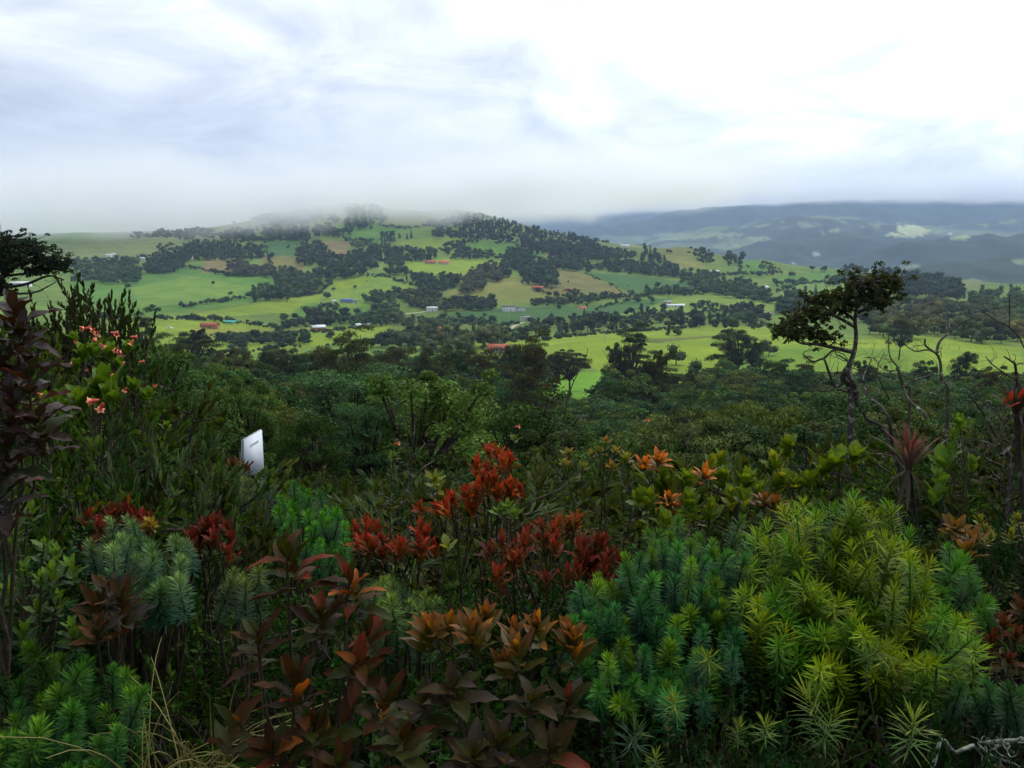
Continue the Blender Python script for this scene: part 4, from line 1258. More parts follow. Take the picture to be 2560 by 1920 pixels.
# single larger trees that stand out of the canopy
STAND = [  # pixel x, pixel y of foot, pixel y of top, distance, variant, colour, label
    (1832, 935, 818, 300, 0, (0.03, 0.046, 0.018), 'big dense dark tree standing at the meadow edge'),
    (1580, 955, 832, 240, 2, (0.028, 0.042, 0.018), 'tall loose-crowned tree left of the lone meadow tree'),
    (1545, 950, 862, 235, 3, (0.03, 0.045, 0.017), 'narrower tree beside the tall loose-crowned one'),
    (1425, 958, 868, 255, 1, (0.024, 0.034, 0.013), 'dark wide tree above the bright green gap'),
    (1385, 955, 885, 262, 0, (0.02, 0.03, 0.012), 'dark tree at the left end of the bright green gap'),
    (1335, 960, 858, 230, 2, (0.045, 0.055, 0.02), 'olive tree below the red-roofed house'),
    (1280, 950, 862, 240, 0, (0.038, 0.05, 0.018), 'leafy tree left below the red-roofed house'),
    (1300, 985, 885, 190, 6, (0.03, 0.045, 0.018), 'layered tree left of the bright green gap'),
    (985, 960, 862, 200, 0, (0.05, 0.055, 0.018), 'large round olive tree in the dark hollow'),
    (925, 975, 880, 180, 7, (0.045, 0.05, 0.017), 'large round brownish-green tree in the dark hollow'),
    (1010, 1090, 975, 60, 1, (0.026, 0.042, 0.02), 'wide flat-topped blue-green tree in the middle of the slope'),
    (672, 945, 872, 190, 0, (0.03, 0.042, 0.018), 'round tree on the near edge of the left field'),
    (492, 900, 808, 260, 1, (0.022, 0.03, 0.013), 'dark tree rising before the turquoise shed'),
    (362, 875, 784, 240, 2, (0.032, 0.05, 0.02), 'open-crowned tree before the white car'),
    (2410, 960, 880, 210, 0, (0.028, 0.045, 0.02), 'round bluish bush-like tree before the right-hand meadow'),
    (2250, 862, 800, 330, 0, (0.035, 0.05, 0.02), 'round tree at the left end of the right-hand wood'),
    (1885, 930, 850, 300, 3, (0.032, 0.046, 0.018), 'slim tree leaning on the big meadow-edge tree'),
]
EM = ['left of the white board', 'behind the white board', 'over the left field edge', 'left of the dark hollow', 'over the dark hollow', 'right of the dark hollow', 'below the cottage wood', 'below the red-roofed house', 'beside the bright green gap', 'under the lone meadow tree', 'left of the big meadow-edge tree', 'right of the big meadow-edge tree', 'left of the gnarled tree', 'behind the gnarled tree', 'behind the bare branches', 'at the right end of the near meadow']
for k, px in enumerate([450, 590, 730, 820, 885, 1080, 1150, 1215, 1330, 1640, 1735, 1945, 2010, 2160, 2310, 2470]):
    Yk = random.uniform(120, 210)
    STAND.append((px, 1000, float(np.interp(px, TX, TY)) - random.uniform(-8, 22), Yk, [2, 3, 4, 5][k % 4], (random.uniform(0.03, 0.06), random.uniform(0.05, 0.07), 0.017), 'slender feathery tree top rising ' + EM[k]))
for px, pyf, pyt, Y, v, col, lab in STAND:
    p = at(px, pyf, Y)
    z = float(ground(p.x, p.y))
    top = at(px, pyt, Y).z
    h = max(top - z, 2.0)
    root = empty('forest_tree', (p.x, p.y, z), lab, 'tree')
    wpx = {1832: 150, 1010: 330, 985: 170, 925: 120}.get(px, 0)
    if wpx == 0 and px > 1260:
        h *= 1.04
    w = (wpx / F * Y) if wpx else min(h * 0.85, (pyf - pyt) / F * Y * 1.1)
    for nm, me_, cc in (('trunk', FT_NEAR[v % 6][0], (0.05, 0.04, 0.03)), ('crown', FT_NEAR[v % 6][1], col)):
        o = obj(nm, me_, root, color=cc)
        o.scale = (w, w, h)
        o.rotation_euler[2] = random.random() * 6.28


# ------------------------------------------------------------------ shrubs of the thicket
def shrub_variant(seed, stems, twigs, per, leaf, aspect, spread, style, mat=None, twig_r=0.006, upright=0.6):
    """stems and foliage of one shrub, one unit high and about one unit wide"""
    global rng
    keep = rng
    rng = np.random.default_rng(seed)
    sb, fb = Buf(), Buf()
    for i in range(stems):
        a_ = i * 2.39996 + 0.5 * rng.normal()
        r_ = spread * math.sqrt((i + 0.6) / stems)
        tip = np.array([math.cos(a_) * r_, math.sin(a_) * r_, 0.95 - 0.45 * (r_ / spread) ** 2 * (1 - upright * 0.5) - 0.1 * rng.random()])
        m1 = tip * np.array([0.35, 0.35, 0.4]) + rng.normal(size=3) * 0.03
        m2 = tip * np.array([0.72, 0.72, 0.72]) + rng.normal(size=3) * 0.03
        P = np.array([(0, 0, -0.08), m1, m2, tip])
        sb.tube(P, [twig_r * 2.6, twig_r * 2.0, twig_r * 1.3, twig_r * 0.5], 4)
        for j in range(twigs):
            u_ = 0.35 + 0.65 * rng.random()
            k = min(int(u_ * 3), 2)
            b0 = P[k] + (P[k + 1] - P[k]) * (u_ * 3 - k)
            d_ = unit(np.array([math.cos(a_), math.sin(a_), 0]) * 0.4 + rng.normal(size=3) * 0.55 + np.array([0, 0, upright]))
            L = 0.10 + 0.17 * rng.random()
            e_ = b0 + d_ * L
            bend = rng.normal(size=3) * 0.02
            sb.tube([b0, (b0 + e_) / 2 + bend, e_], [twig_r * 0.9, twig_r * 0.6, twig_r * 0.25], 3)
            if per == 0:
                continue
            n = max(3, int(per * (0.7 + 0.6 * rng.random())))
            s_ = 0.15 + 0.85 * rng.random(n) ** 0.6
            Pp = b0 + (e_ - b0) * s_[:, None] + bend * (1 - np.abs(2 * s_ - 1))[:, None]
            side = rnd_unit(n)
            side = unit(side - (side @ d_)[:, None] * d_)
            if style == 'whorl':
                dirs = unit(side * (1.15 - s_)[:, None] + d_ * (0.35 + 0.9 * s_)[:, None])
            else:
                dirs = unit(side + d_ * 0.5 + np.array([0, 0, -0.15]))
            X, Y, Z = frames(dirs, unit(d_ + 0.5 * rnd_unit(n)))
            sz = leaf * (0.6 + 0.7 * rng.random(n))
            fb.stamp(LEAF6, LEAF6_F, Pp, X, Y, Z, np.stack([sz * aspect, sz, sz], -1))
    rng = keep
    return sb.mesh('stem', M_TWIG), (fb.mesh('foliage', mat or M_FOL) if per else None)


SV = {
    'small': [shrub_variant(700 + i, 12, 15, 20, 0.034, 0.70, 0.5, 'whorl') for i in range(3)],
    'olive': [shrub_variant(710 + i, 8, 11, 15, 0.055, 0.55, 0.5, 'whorl') for i in range(3)],
    'lance': [shrub_variant(720 + i, 12, 15, 24, 0.055, 0.22, 0.45, 'whorl') for i in range(3)],
    'fine': [shrub_variant(730 + i, 14, 22, 36, 0.026, 0.42, 0.5, 'side', twig_r=0.003) for i in range(2)],
    'tiny': [shrub_variant(770 + i, 14, 26, 34, 0.021, 0.6, 0.5, 'whorl', twig_r=0.0026) for i in range(2)],
    'twig': [shrub_variant(740 + i, 14, 12, 0, 0, 0, 0.5, 'side', twig_r=0.0024) for i in range(2)],
    'sparse': [shrub_variant(750 + i, 10, 14, 12, 0.030, 0.4, 0.5, 'side', twig_r=0.003) for i in range(2)],
    'upright': [shrub_variant(760 + i, 8, 20, 20, 0.034, 0.5, 0.28, 'whorl', upright=1.3, twig_r=0.004) for i in range(2)],
}
SCOL = {'small': [(0.032, 0.075, 0.009), (0.022, 0.058, 0.009), (0.048, 0.09, 0.008)], 'olive': [(0.05, 0.068, 0.010), (0.065, 0.085, 0.010), (0.042, 0.05, 0.010)],
        'lance': [(0.06, 0.10, 0.035), (0.04, 0.078, 0.024), (0.075, 0.115, 0.045)], 'fine': [(0.022, 0.058, 0.007), (0.034, 0.060, 0.008), (0.017, 0.056, 0.014)],
        'twig': [(0.1, 0.1, 0.1)], 'tiny': [(0.018, 0.056, 0.006), (0.013, 0.044, 0.007), (0.032, 0.064, 0.005)], 'sparse': [(0.065, 0.065, 0.022), (0.085, 0.05, 0.016)], 'upright': [(0.04, 0.055, 0.018), (0.06, 0.075, 0.018)]}
SDESC = {'small': 'small-leaved green shrub', 'olive': 'olive-leaved shrub', 'lance': 'narrow-leaved grey-green shrub', 'fine': 'fine-leaved dark heath shrub',
         'twig': 'bare twiggy dead shrub', 'tiny': 'tiny-leaved green shrub', 'sparse': 'thin shrub with sparse leaves', 'upright': 'upright dark leafy shrub'}


def put_shrub(kind, p, h, w, label, group=None, col=None, name='shrub'):
    sm, fm = random.choice(SV[kind])
    root = empty(name, p, label, 'shrub', group)
    a_ = random.random() * 6.28
    c = np.array(col if col is not None else random.choice(SCOL[kind])) * (0.8 + 0.45 * random.random())
    for nm, me_, cc in (('stem', sm, (0.1, 0.1, 0.1)), ('foliage', fm, c)):
        if me_ is None:
            continue
        o = obj(nm, me_, root, color=cc)
        o.scale = (w, w, h)
        o.rotation_euler[2] = a_
    return root


SX = [-200, 0, 150, 260, 330, 420, 520, 600, 680, 760, 900, 1100, 1300, 1500, 1700, 1900, 2150, 2300, 2420, 2560, 2800]
SY = [760, 770, 780, 800, 850, 930, 1050, 1185, 1200, 1190, 1180, 1160, 1110, 1090, 1120, 1140, 1120, 1090, 1040, 1010, 1000]
N2X = [-200, 0, 150, 300, 450, 620, 800, 1000, 1200, 1420, 1500, 1700, 2000, 2300, 2480, 2560, 2800]
N2Y = [1180, 1190, 1260, 1330, 1400, 1450, 1500, 1480, 1450, 1460, 1380, 1330, 1290, 1330, 1350, 1330, 1300]


def thicket(y0, y1, k0, hrange, LX, LY, kinds, zone):
    Yv = y0
    n_ = 0
    while Yv < y1:
        step = k0 * (0.55 + Yv * 0.075)
        half = 0.72 * Yv + 0.8
        n = int(2 * half / step)
        for k in range(n):
            x = -half + (k + 0.5 + 0.4 * rng.normal()) * step
            y = Yv + 0.35 * rng.normal() * step
            z = float(ground(x, y))
            h = random.uniform(*hrange)
            ok = False
            for tries in range(7):
                tpx, tpy = to_px((x, y, z + h * 0.97))
                wq = 0.5 * h * F / y
                if tpy >= max(np.interp(tpx, LX, LY), np.interp(tpx - wq, LX, LY) - 20, np.interp(tpx + wq, LX, LY) - 20):
                    ok = True
                    break
                h *= 0.84
            if not ok or h < 0.25:
                continue
            kind = random.choice(kinds)
            tpx = float(tpx)
            bpx_ = float(to_px((x, y, z + h * 0.4))[0])
            if min(tpx, bpx_) - 0.6 * wq < 500 and (y < 2.05 or (y < 2.6 and max(tpx, bpx_) + 0.6 * wq > 170)):      # the needle-leaved bushes at left stand free
                continue
            if y < 2.75 and max(tpx, bpx_) + wq > 1420 and min(tpx, bpx_) - wq < 2460:
                continue
            where = ('at the left edge' if tpx < 220 else 'under the orange-flowered bush' if tpx < 480 else 'in front of the white board' if tpx < 780 else 'left of the red-leaved bushes' if tpx < 1050
                     else 'among the red-leaved bushes' if tpx < 1500 else 'behind the needle-leaved bush' if tpx < 2000 else 'under the gnarled tree' if tpx < 2300 else 'at the right edge')
            lab = f'{SDESC[kind]} {where}, {zone}'
            put_shrub(kind, (x, y, z), h, h * random.uniform(0.9, 1.35) + 0.1, lab, lab.replace('shrub', 'shrubs', 1))
            n_ += 1
        Yv += step * 0.8
    return n_


n1_ = thicket(4.2, 16.0, 1.0, (1.1, 2.4), SX, SY, ['small', 'olive', 'lance', 'fine', 'fine', 'sparse', 'small', 'twig', 'olive'], 'farther down the slope')
n2_ = thicket(1.75, 4.2, 0.56, (0.9, 1.5), N2X, N2Y, ['tiny', 'fine', 'tiny', 'fine', 'tiny', 'twig', 'sparse'], 'close by')
for k, (px, pyt, Y, kd) in enumerate([(40, 860, 5.2, 'small'), (120, 830, 5.6, 'olive'), (330, 900, 5.4, 'small'), (400, 960, 5.0, 'olive'), (160, 1060, 3.4, 'lance'), (300, 1060, 3.6, 'small'), (380, 1090, 3.6, 'lance'), (470, 1130, 3.9, 'lance'),
                                         (80, 1130, 2.9, 'small'), (200, 1170, 2.9, 'small'), (430, 1180, 3.4, 'olive'), (330, 1160, 3.2, 'lance'), (20, 960, 4.2, 'small'), (560, 1195, 4.6, 'small')]):
    p_ = at(px, pyt, Y)
    g_ = float(ground(p_.x, p_.y))
    hh = max(p_.z - g_, 0.5)
    spot = ['by the left edge, highest', 'below the umbrella-crowned tree', 'right of the salmon flowers', 'right below the salmon flowers', 'below the big flower leaves', 'between flowers and blue-green bush', 'left of the white board, silvery', 'nearest the white board on its left', 'above the left-edge bright shrub', 'above the wine-red shrub', 'over the dark red shrub', 'left over the blue-green bush', 'behind the purple-leaved shrub', 'under the white board'][k]
    put_shrub(kd, (p_.x, p_.y, g_), hh, 0.45 * hh + 0.3, f'full {SDESC[kd]} {spot}')
for k, px in enumerate([1490, 1580, 1670, 1760, 1850, 1950, 2050, 2150, 2250, 2350, 2450]):
    Y = 1.62 + 0.1 * random.random()
    p_ = at(px, random.uniform(1740, 1820), Y)
    g_ = float(ground(p_.x, p_.y))
    kd = ['tiny', 'fine', 'sparse'][k % 3]
    place = ['first', 'second', 'third', 'fourth', 'fifth', 'sixth', 'seventh', 'eighth', 'ninth', 'tenth', 'last'][k]
    put_shrub(kd, (p_.x, p_.y, g_), max(p_.z - g_, 0.3), 0.5, f'dark {SDESC[kd]} under the needle-leaved bushes, {place} from left')

# ------------------------------------------------------------------ plants that stand out in the foreground
def leaf_variant(i, width, curl, fold, n=8, point=1.0, wave=0.0):
    """one broad leaf: stalk at the origin, length 1 along y"""
    t_ = np.linspace(0, 1, n)
    w = width * np.sin(math.pi * np.clip(t_ * 0.94 + 0.03, 0, 1) ** (0.85 * point)) ** 0.9
    w[0], w[-1] = 0.018, 0.0
    y = t_ - 0.12 * curl * t_ ** 2
    zc = -curl * t_ ** 2 * 0.45 + 0.10 * t_
    V = []
    for k in range(n):
        V.append((0, y[k], zc[k]))
        V.append((-w[k], y[k], zc[k] + fold * w[k] + wave * 0.04 * math.sin(k * 2.1 + i)))
        V.append((w[k], y[k], zc[k] + fold * w[k] + wave * 0.04 * math.cos(k * 2.3 + i)))
    q = []
    for k in range(n - 1):
        a_, b_ = 3 * k, 3 * k + 3
        q.append((a_, b_, b_ + 1, a_ + 1))
        q.append((a_, a_ + 2, b_ + 2, b_))
    return np.array(V, float), np.array(q)


def leaf_set(mat, width, curls, fold, point=1.0, wave=1.0):
    out = []
    for i, c in enumerate(curls):
        v, q = leaf_variant(i, width, c, fold, point=point, wave=wave)
        out.append(mesh('leaf', v, q, mat, smooth=True))
    return out


L_RED = leaf_set(M_RED, 0.15, (0.1, 0.35, -0.25, 0.6), 0.4)
L_BIG = leaf_set(M_RED, 0.185, (0.25, 0.6, -0.2, 1.0, 0.45), 0.42, wave=0.7)
L_ORANGE = leaf_set(M_ORANGE, 0.18, (0.1, 0.35, -0.25, 0.6), 0.4, wave=0.6)
L_DARK = leaf_set(M_DARKLEAF, 0.18, (0.3, 0.6, 0.1, 0.9), 0.4)
L_GREEN = leaf_set(M_GREENLEAF, 0.27, (0.1, 0.35, -0.15, 0.3), 0.25, point=1.15)
L_SMALL = leaf_set(M_GREENLEAF, 0.2, (0.1, 0.3, -0.1), 0.3)
L_STRAP = leaf_set(M_DARKLEAF, 0.05, (0.25, 0.5, 0.1, 0.8), 0.5, wave=0.3)


def mat_from(P, X, Y, Z, s):
    return Matrix(((X[0] * s, Y[0] * s, Z[0] * s, P[0]), (X[1] * s, Y[1] * s, Z[1] * s, P[1]), (X[2] * s, Y[2] * s, Z[2] * s, P[2]), (0, 0, 0, 1)))


def curve_pts(a_, b_, sag=0.12, n=6, wob=0.02):
    a_, b_ = np.asarray(a_, float), np.asarray(b_, float)
    t_ = np.linspace(0, 1, n)[:, None]
    d_ = b_ - a_
    out = a_ + d_ * t_
    hor = np.array([d_[0], d_[1], 0])
    out = out - hor * (np.sin(math.pi * t_) * sag)          # rises first, leans out later
    L = np.linalg.norm(d_)
    out[1:-1] += rng.normal(size=(n - 2, 3)) * wob * L
    return out


def whorl(root, base, tip, axis, n, L, meshes, cols, open0=0.35, open1=1.35, along=0.5, top_small=0.55):
    """leaves spiralling up the last stretch of a shoot, opening outward lower down"""
    axis = axis / np.linalg.norm(axis)
    ref = np.array([0.3, -0.8, 0.2])
    U = np.cross(axis, ref); U /= np.linalg.norm(U)
    W = np.cross(axis, U)
    ph0 = random.random() * 6.28
    for i in range(n):
        f_ = (i + 0.5) / n                       # 0 top, 1 bottom
        ph_ = ph0 + i * 2.39996 + 0.2 * random.gauss(0, 1)
        el = open0 + (open1 - open0) * f_ ** 0.8 + 0.12 * random.gauss(0, 1)
        out_ = U * math.cos(ph_) + W * math.sin(ph_)
        d_ = axis * math.cos(el) + out_ * math.sin(el)
        d_ = d_ + np.array([0, 0, 0.08])
        d_ /= np.linalg.norm(d_)
        P = tip - axis * (along * L * f_ ** 1.1) - base
        upv = axis * math.sin(el) - out_ * math.cos(el)
        X, Y, Z = frames(d_[None], upv[None] + 0.15 * rnd_unit(1))
        s = L * (top_small + (1 - top_small) * min(1, f_ * 2.2)) * (0.8 + 0.35 * random.random())
        c = np.array(cols(f_)) * (0.8 + 0.4 * random.random())
        o = obj('leaf', random.choice(meshes), root, color=np.clip(c, 0.003, 0.9))
        o.matrix_basis = mat_from(P, X[0], Y[0], Z[0], s)


def broad_shrub(name, label, cat, tips, base_px, L, n, meshes, cols, stem_mat=None, stem_r=0.006, lean=0.35, group=None, multi=0, spread_px=22, **kw):
    """tips: (pixel x, pixel y, distance[, leaf scale])"""
    if multi:                      # every shoot forks into several close ones
        more_ = []
        for t_ in tips:
            for k in range(multi):
                q_ = list(t_)
                q_[0] += random.gauss(0, 1) * spread_px
                q_[1] += abs(random.gauss(0, 1)) * spread_px * 0.8
                q_[2] += random.gauss(0, 1) * 0.05
                more_.append(tuple(q_))
        tips = list(tips) + more_
    tp = [np.array(at(t_[0], t_[1], t_[2])) for t_ in tips]
    bp = at(*base_px)
    base = np.array(gpoint(bp.x, bp.y))
    root = empty(name, base, label, cat, group)
    sb = Buf()
    n0 = len(tips) // (1 + multi)
    lines_ = []
    for i_, (t_, P) in enumerate(zip(tips, tp)):
        sc = t_[3] if len(t_) > 3 else 1.0
        out_ = P - base
        ax = np.array([out_[0] * lean, out_[1] * lean - 0.12, abs(out_[2])]) + rng.normal(size=3) * 0.16 * abs(out_[2])
        ax /= np.linalg.norm(ax)
        top = P - ax * L * sc * 0.3
        if i_ >= n0:
            par = lines_[(i_ - n0) // multi]
            pts_ = curve_pts(par[5], top - base, 0.1, 7, 0.015)
            sb.tube(pts_, np.linspace(stem_r * 0.6, stem_r * 0.35, 7), 4)
        elif i_ % 3 and len(lines_):
            par = lines_[i_ - i_ % 3]
            pts_ = curve_pts(par[2 + i_ % 3], top - base, 0.15, 7, 0.02)
            sb.tube(pts_, np.linspace(stem_r * 0.9, stem_r * 0.4, 7), 4)
        else:
            pts_ = curve_pts((0, 0, -0.05), top - base, 0.15, 7, 0.02)
            sb.tube(pts_, np.linspace(stem_r * 1.4, stem_r * 0.45, 7), 5)
        lines_.append(pts_)
        whorl(root, base, top, ax, n if len(t_) < 5 else t_[4], L * sc, meshes, cols, **kw)
    obj('stem', sb.mesh('stem', stem_mat or M_STEM), root)
    return root


def pick(*opts):
    """colour chooser: (weight, colour) pairs"""
    ws = [o_[0] for o_ in opts]
    return lambda f_: random.choices(opts, ws)[0][1]


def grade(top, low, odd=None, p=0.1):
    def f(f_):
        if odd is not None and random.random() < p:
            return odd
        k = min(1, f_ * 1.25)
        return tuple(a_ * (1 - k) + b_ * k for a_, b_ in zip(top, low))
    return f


# tall dark red-brown shrub in front
broad_shrub('red_leaved_shrub', 'tall dark shrub with large red-brown leaves at the bottom centre-left', 'shrub',
            [(705, 1350, 1.50, 1.1), (868, 1415, 1.52), (800, 1500, 1.45, 0.9), (640, 1560, 1.48), (600, 1770, 1.40, 1.1, 8), (890, 1640, 1.48), (730, 1660, 1.40), (960, 1720, 1.46),
             (780, 1790, 1.36), (660, 1850, 1.34), (1010, 1810, 1.42), (850, 1880, 1.34), (910, 1560, 1.56, 0.8)],
            (800, 1900, 1.5), 0.086, 14, L_BIG, pick((4, (0.055, 0.014, 0.004)), (5, (0.024, 0.032, 0.004)), (2, (0.050, 0.010, 0.008)), (0.6, (0.36, 0.09, 0.012)), (1.2, (0.16, 0.018, 0.008))), open1=1.6, along=0.9)
broad_shrub('red_leaved_shrub', 'shrub with orange-tipped olive leaves left of the needle-leaved bush', 'shrub',
            [(1075, 1545, 1.75), (1170, 1555, 1.70), (1215, 1525, 1.78), (1340, 1545, 1.75), (1425, 1565, 1.72), (1290, 1600, 1.7)],
            (1240, 1900, 1.85), 0.075, 12, L_ORANGE, grade((0.34, 0.085, 0.03), (0.10, 0.06, 0.010), (0.42, 0.14, 0.012), 0.12), along=1.0, multi=1, spread_px=35, open0=0.2, open1=1.1)
broad_shrub('red_leaved_shrub', 'low dark olive-brown shrub at the bottom under the orange-tipped one', 'shrub',
            [(1130, 1690, 1.6), (1330, 1720, 1.62), (1060, 1740, 1.6), (1420, 1730, 1.66), (1250, 1830, 1.55), (1180, 1870, 1.5), (1380, 1850, 1.55)],
            (1240, 1930, 1.6), 0.095, 11, L_BIG, pick((4, (0.028, 0.030, 0.007)), (3, (0.042, 0.022, 0.010)), (2, (0.042, 0.028, 0.026)), (0.5, (0.16, 0.02, 0.015))), open1=1.6)
broad_shrub('purple_leaved_shrub', 'dark purple-leaved shrub cut off by the left edge of the view', 'shrub',
            [(25, 735, 1.75), (50, 805, 1.72), (-20, 850, 1.7), (70, 900, 1.66, 1.1), (20, 960, 1.62), (95, 1010, 1.6), (20, 1090, 1.58), (-10, 1180, 1.6)],
            (-60, 1900, 1.75), 0.095, 13, L_DARK, pick((4, (0.03, 0.012, 0.012)), (3, (0.038, 0.02, 0.02)), (1, (0.075, 0.018, 0.010)), (2, (0.022, 0.028, 0.010))), open1=1.8, along=0.9)
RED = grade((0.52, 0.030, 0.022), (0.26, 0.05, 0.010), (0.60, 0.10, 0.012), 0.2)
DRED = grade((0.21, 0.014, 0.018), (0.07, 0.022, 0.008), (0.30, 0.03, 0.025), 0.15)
broad_shrub('red_leaved_shrub', 'bright red shrub rising highest in the middle of the thicket', 'shrub',
            [(1241, 1118, 3.3), (1274, 1138, 3.28), (1210, 1155, 3.3), (1205, 1185, 3.25), (1272, 1200, 3.2), (1169, 1226, 3.25), (1125, 1232, 3.25), (1089, 1258, 3.2), (1190, 1212, 3.2), (1240, 1215, 3.2)],
            (1230, 1900, 3.4), 0.068, 9, L_RED, RED, multi=2, open0=0.2, open1=0.95, along=0.9)
broad_shrub('red_leaved_shrub', 'low crimson shrub left below the brightest red one', 'shrub',
            [(1053, 1305, 2.9), (1007, 1352, 2.8), (917, 1298, 3.0), (953, 1342, 2.9), (982, 1362, 2.85), (1050, 1345, 2.8), (900, 1345, 2.9)],
            (985, 1900, 2.9), 0.068, 9, L_RED, grade((0.42, 0.026, 0.026), (0.16, 0.04, 0.010), (0.48, 0.05, 0.02), 0.15), multi=2, open0=0.2, open1=0.95, along=0.9)
broad_shrub('red_leaved_shrub', 'crimson shrub right below the brightest red one', 'shrub',
            [(1350, 1303, 2.9), (1308, 1335, 2.85), (1255, 1342, 2.8), (1390, 1338, 2.85), (1300, 1380, 2.7), (1250, 1415, 2.6)],
            (1320, 1900, 2.9), 0.068, 9, L_RED, grade((0.42, 0.026, 0.026), (0.12, 0.05, 0.010), (0.2, 0.05, 0.06), 0.2), multi=2, open0=0.2, open1=0.95, along=0.9)
broad_shrub('red_leaved_shrub', 'small orange-red shrub tuft above the crimson ones', 'shrub', [(1441, 1282, 3.2), (1425, 1295, 3.2)], (1445, 1900, 3.3), 0.068, 9, L_RED, grade((0.42, 0.07, 0.02), (0.16, 0.07, 0.012)), multi=2, open0=0.2, open1=0.95, along=0.9)
broad_shrub('red_leaved_shrub', 'dark wine-red shrub beside the needle-leaved bush', 'shrub',
            [(1465, 1345, 2.65), (1495, 1340, 2.65), (1470, 1385, 2.6), (1530, 1375, 2.6), (1440, 1410, 2.5), (1510, 1420, 2.5)],
            (1490, 1900, 2.7), 0.068, 9, L_RED, DRED, multi=2, open0=0.2, open1=0.95, along=0.9)
broad_shrub('red_leaved_shrub', 'dark red shrub between the blue-green bush and the tall red-brown one', 'shrub',
            [(537, 1292, 2.7), (511, 1312, 2.65), (563, 1306, 2.65), (489, 1322, 2.65), (530, 1335, 2.55)], (540, 1900, 2.8), 0.068, 9, L_RED, DRED, multi=2, open0=0.2, open1=0.95, along=0.9)
broad_shrub('red_leaved_shrub', 'wine-red shrub above the blue-green bush at left', 'shrub',
            [(280, 1262, 2.75), (310, 1260, 2.75), (349, 1284, 2.7), (345, 1308, 2.65), (224, 1276, 2.7), (250, 1300, 2.6)], (300, 1900, 2.8), 0.068, 9, L_RED, DRED, multi=2, open0=0.2, open1=0.95, along=0.9)
broad_shrub('red_leaved_shrub', 'brown-leaved shrub below the blue-green bush at left', 'shrub',
            [(270, 1455, 1.9), (300, 1480, 1.85), (240, 1500, 1.85), (310, 1530, 1.8), (250, 1560, 1.75)], (280, 1900, 1.9), 0.085, 10, L_RED, pick((3, (0.05, 0.02, 0.008)), (2, (0.04, 0.03, 0.03)), (1, (0.14, 0.04, 0.010))))
broad_shrub('red_leaved_shrub', 'orange shrub among the yellow-leaved ones at right', 'shrub', [(2388, 1312, 2.7), (2431, 1335, 2.65), (2415, 1360, 2.6)], (2410, 1900, 2.8), 0.075, 14, L_ORANGE, grade((0.32, 0.10, 0.02), (0.16, 0.09, 0.012)))
broad_shrub('red_leaved_shrub', 'dark red shrub at the right edge beside the needle-leaved bush', 'shrub',
            [(2510, 1540, 2.1), (2545, 1580, 2.05), (2480, 1590, 2.05), (2530, 1640, 2.0), (2560, 1510, 2.15)], (2540, 1900, 2.2), 0.055, 14, L_RED, grade((0.14, 0.022, 0.014), (0.09, 0.035, 0.01)))
broad_shrub('red_leaved_shrub', 'rusty low shrub in front of the white board', 'shrub',
            [(585, 1150, 6.0), (560, 1165, 6.0), (520, 1120, 6.5), (490, 1110, 6.6), (610, 1165, 5.8), (500, 1150, 6.4)], (540, 1300, 6.2), 0.10, 16, L_RED, pick((3, (0.13, 0.04, 0.015)), (1, (0.08, 0.05, 0.012))))

# broad yellow-green leaves
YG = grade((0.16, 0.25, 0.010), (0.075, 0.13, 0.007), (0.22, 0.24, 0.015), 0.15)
OR = grade((0.80, 0.20, 0.015), (0.55, 0.15, 0.012))
broad_shrub('broad_leaved_shrub', 'yellow-green broad-leaved shrub behind the needle-leaved bush', 'shrub',
            [(1659, 1180, 3.6), (1719, 1184, 3.6), (1807, 1178, 3.6), (1801, 1135, 3.8), (1867, 1172, 3.6), (1936, 1135, 3.6, 1.1), (1972, 1092, 3.7), (1957, 1180, 3.5), (1623, 1225, 3.5),
             (1725, 1232, 3.4), (1662, 1280, 3.3), (1852, 1222, 3.4), (1777, 1255, 3.4), (1700, 1290, 3.3), (1900, 1210, 3.5)],
            (1790, 1900, 3.6), 0.085, 9, L_GREEN, YG, open0=0.15, open1=1.0, multi=1, along=0.9)
for k, (tips_, lab_) in enumerate([([(1650, 1140, 3.6), (1612, 1152, 3.6)], 'brightest orange leaf rosette on the broad-leaved shrub'), ([(1765, 1175, 3.55)], 'small orange-red rosette in the middle of the broad-leaved shrub'),
                                   ([(1671, 1236, 3.45), (1690, 1255, 3.45)], 'orange-brown leaf rosette low in the broad-leaved shrub'), ([(1912, 1240, 3.3), (1940, 1250, 3.3)], 'red-brown leaf rosette above the needle-leaved bush')]):
    broad_shrub('orange_leaved_sprig', lab_, 'sprig', tips_, (tips_[0][0], 1900, 3.6), 0.078, 16, L_ORANGE, OR if k < 3 else grade((0.28, 0.07, 0.02), (0.15, 0.06, 0.012)))
broad_shrub('broad_leaved_shrub', 'yellow-leaved shrub behind the bright red one', 'shrub',
            [(1514, 1095, 4.2, 0.6), (1500, 1120, 4.2, 0.6), (1540, 1120, 4.2, 0.6), (1569, 1135, 4.1, 0.8), (1480, 1130, 4.2, 0.6), (1420, 1125, 4.3, 0.7), (1410, 1150, 4.2, 0.6), (1530, 1160, 4.1, 0.7), (1460, 1160, 4.1, 0.6)],
            (1510, 1900, 4.3), 0.085, 12, L_SMALL, grade((0.20, 0.22, 0.02), (0.13, 0.12, 0.016), (0.4, 0.14, 0.02), 0.15))
broad_shrub('broad_leaved_shrub', 'leaning branch of thick yellow-green leaves under the gnarled tree', 'shrub',
            [(2100, 1130, 3.5), (2060, 1160, 3.5), (2140, 1122, 3.5), (2020, 1185, 3.5), (1990, 1200, 3.5), (2080, 1145, 3.45)], (2010, 1900, 3.5), 0.10, 8, L_GREEN, YG, open1=0.9)
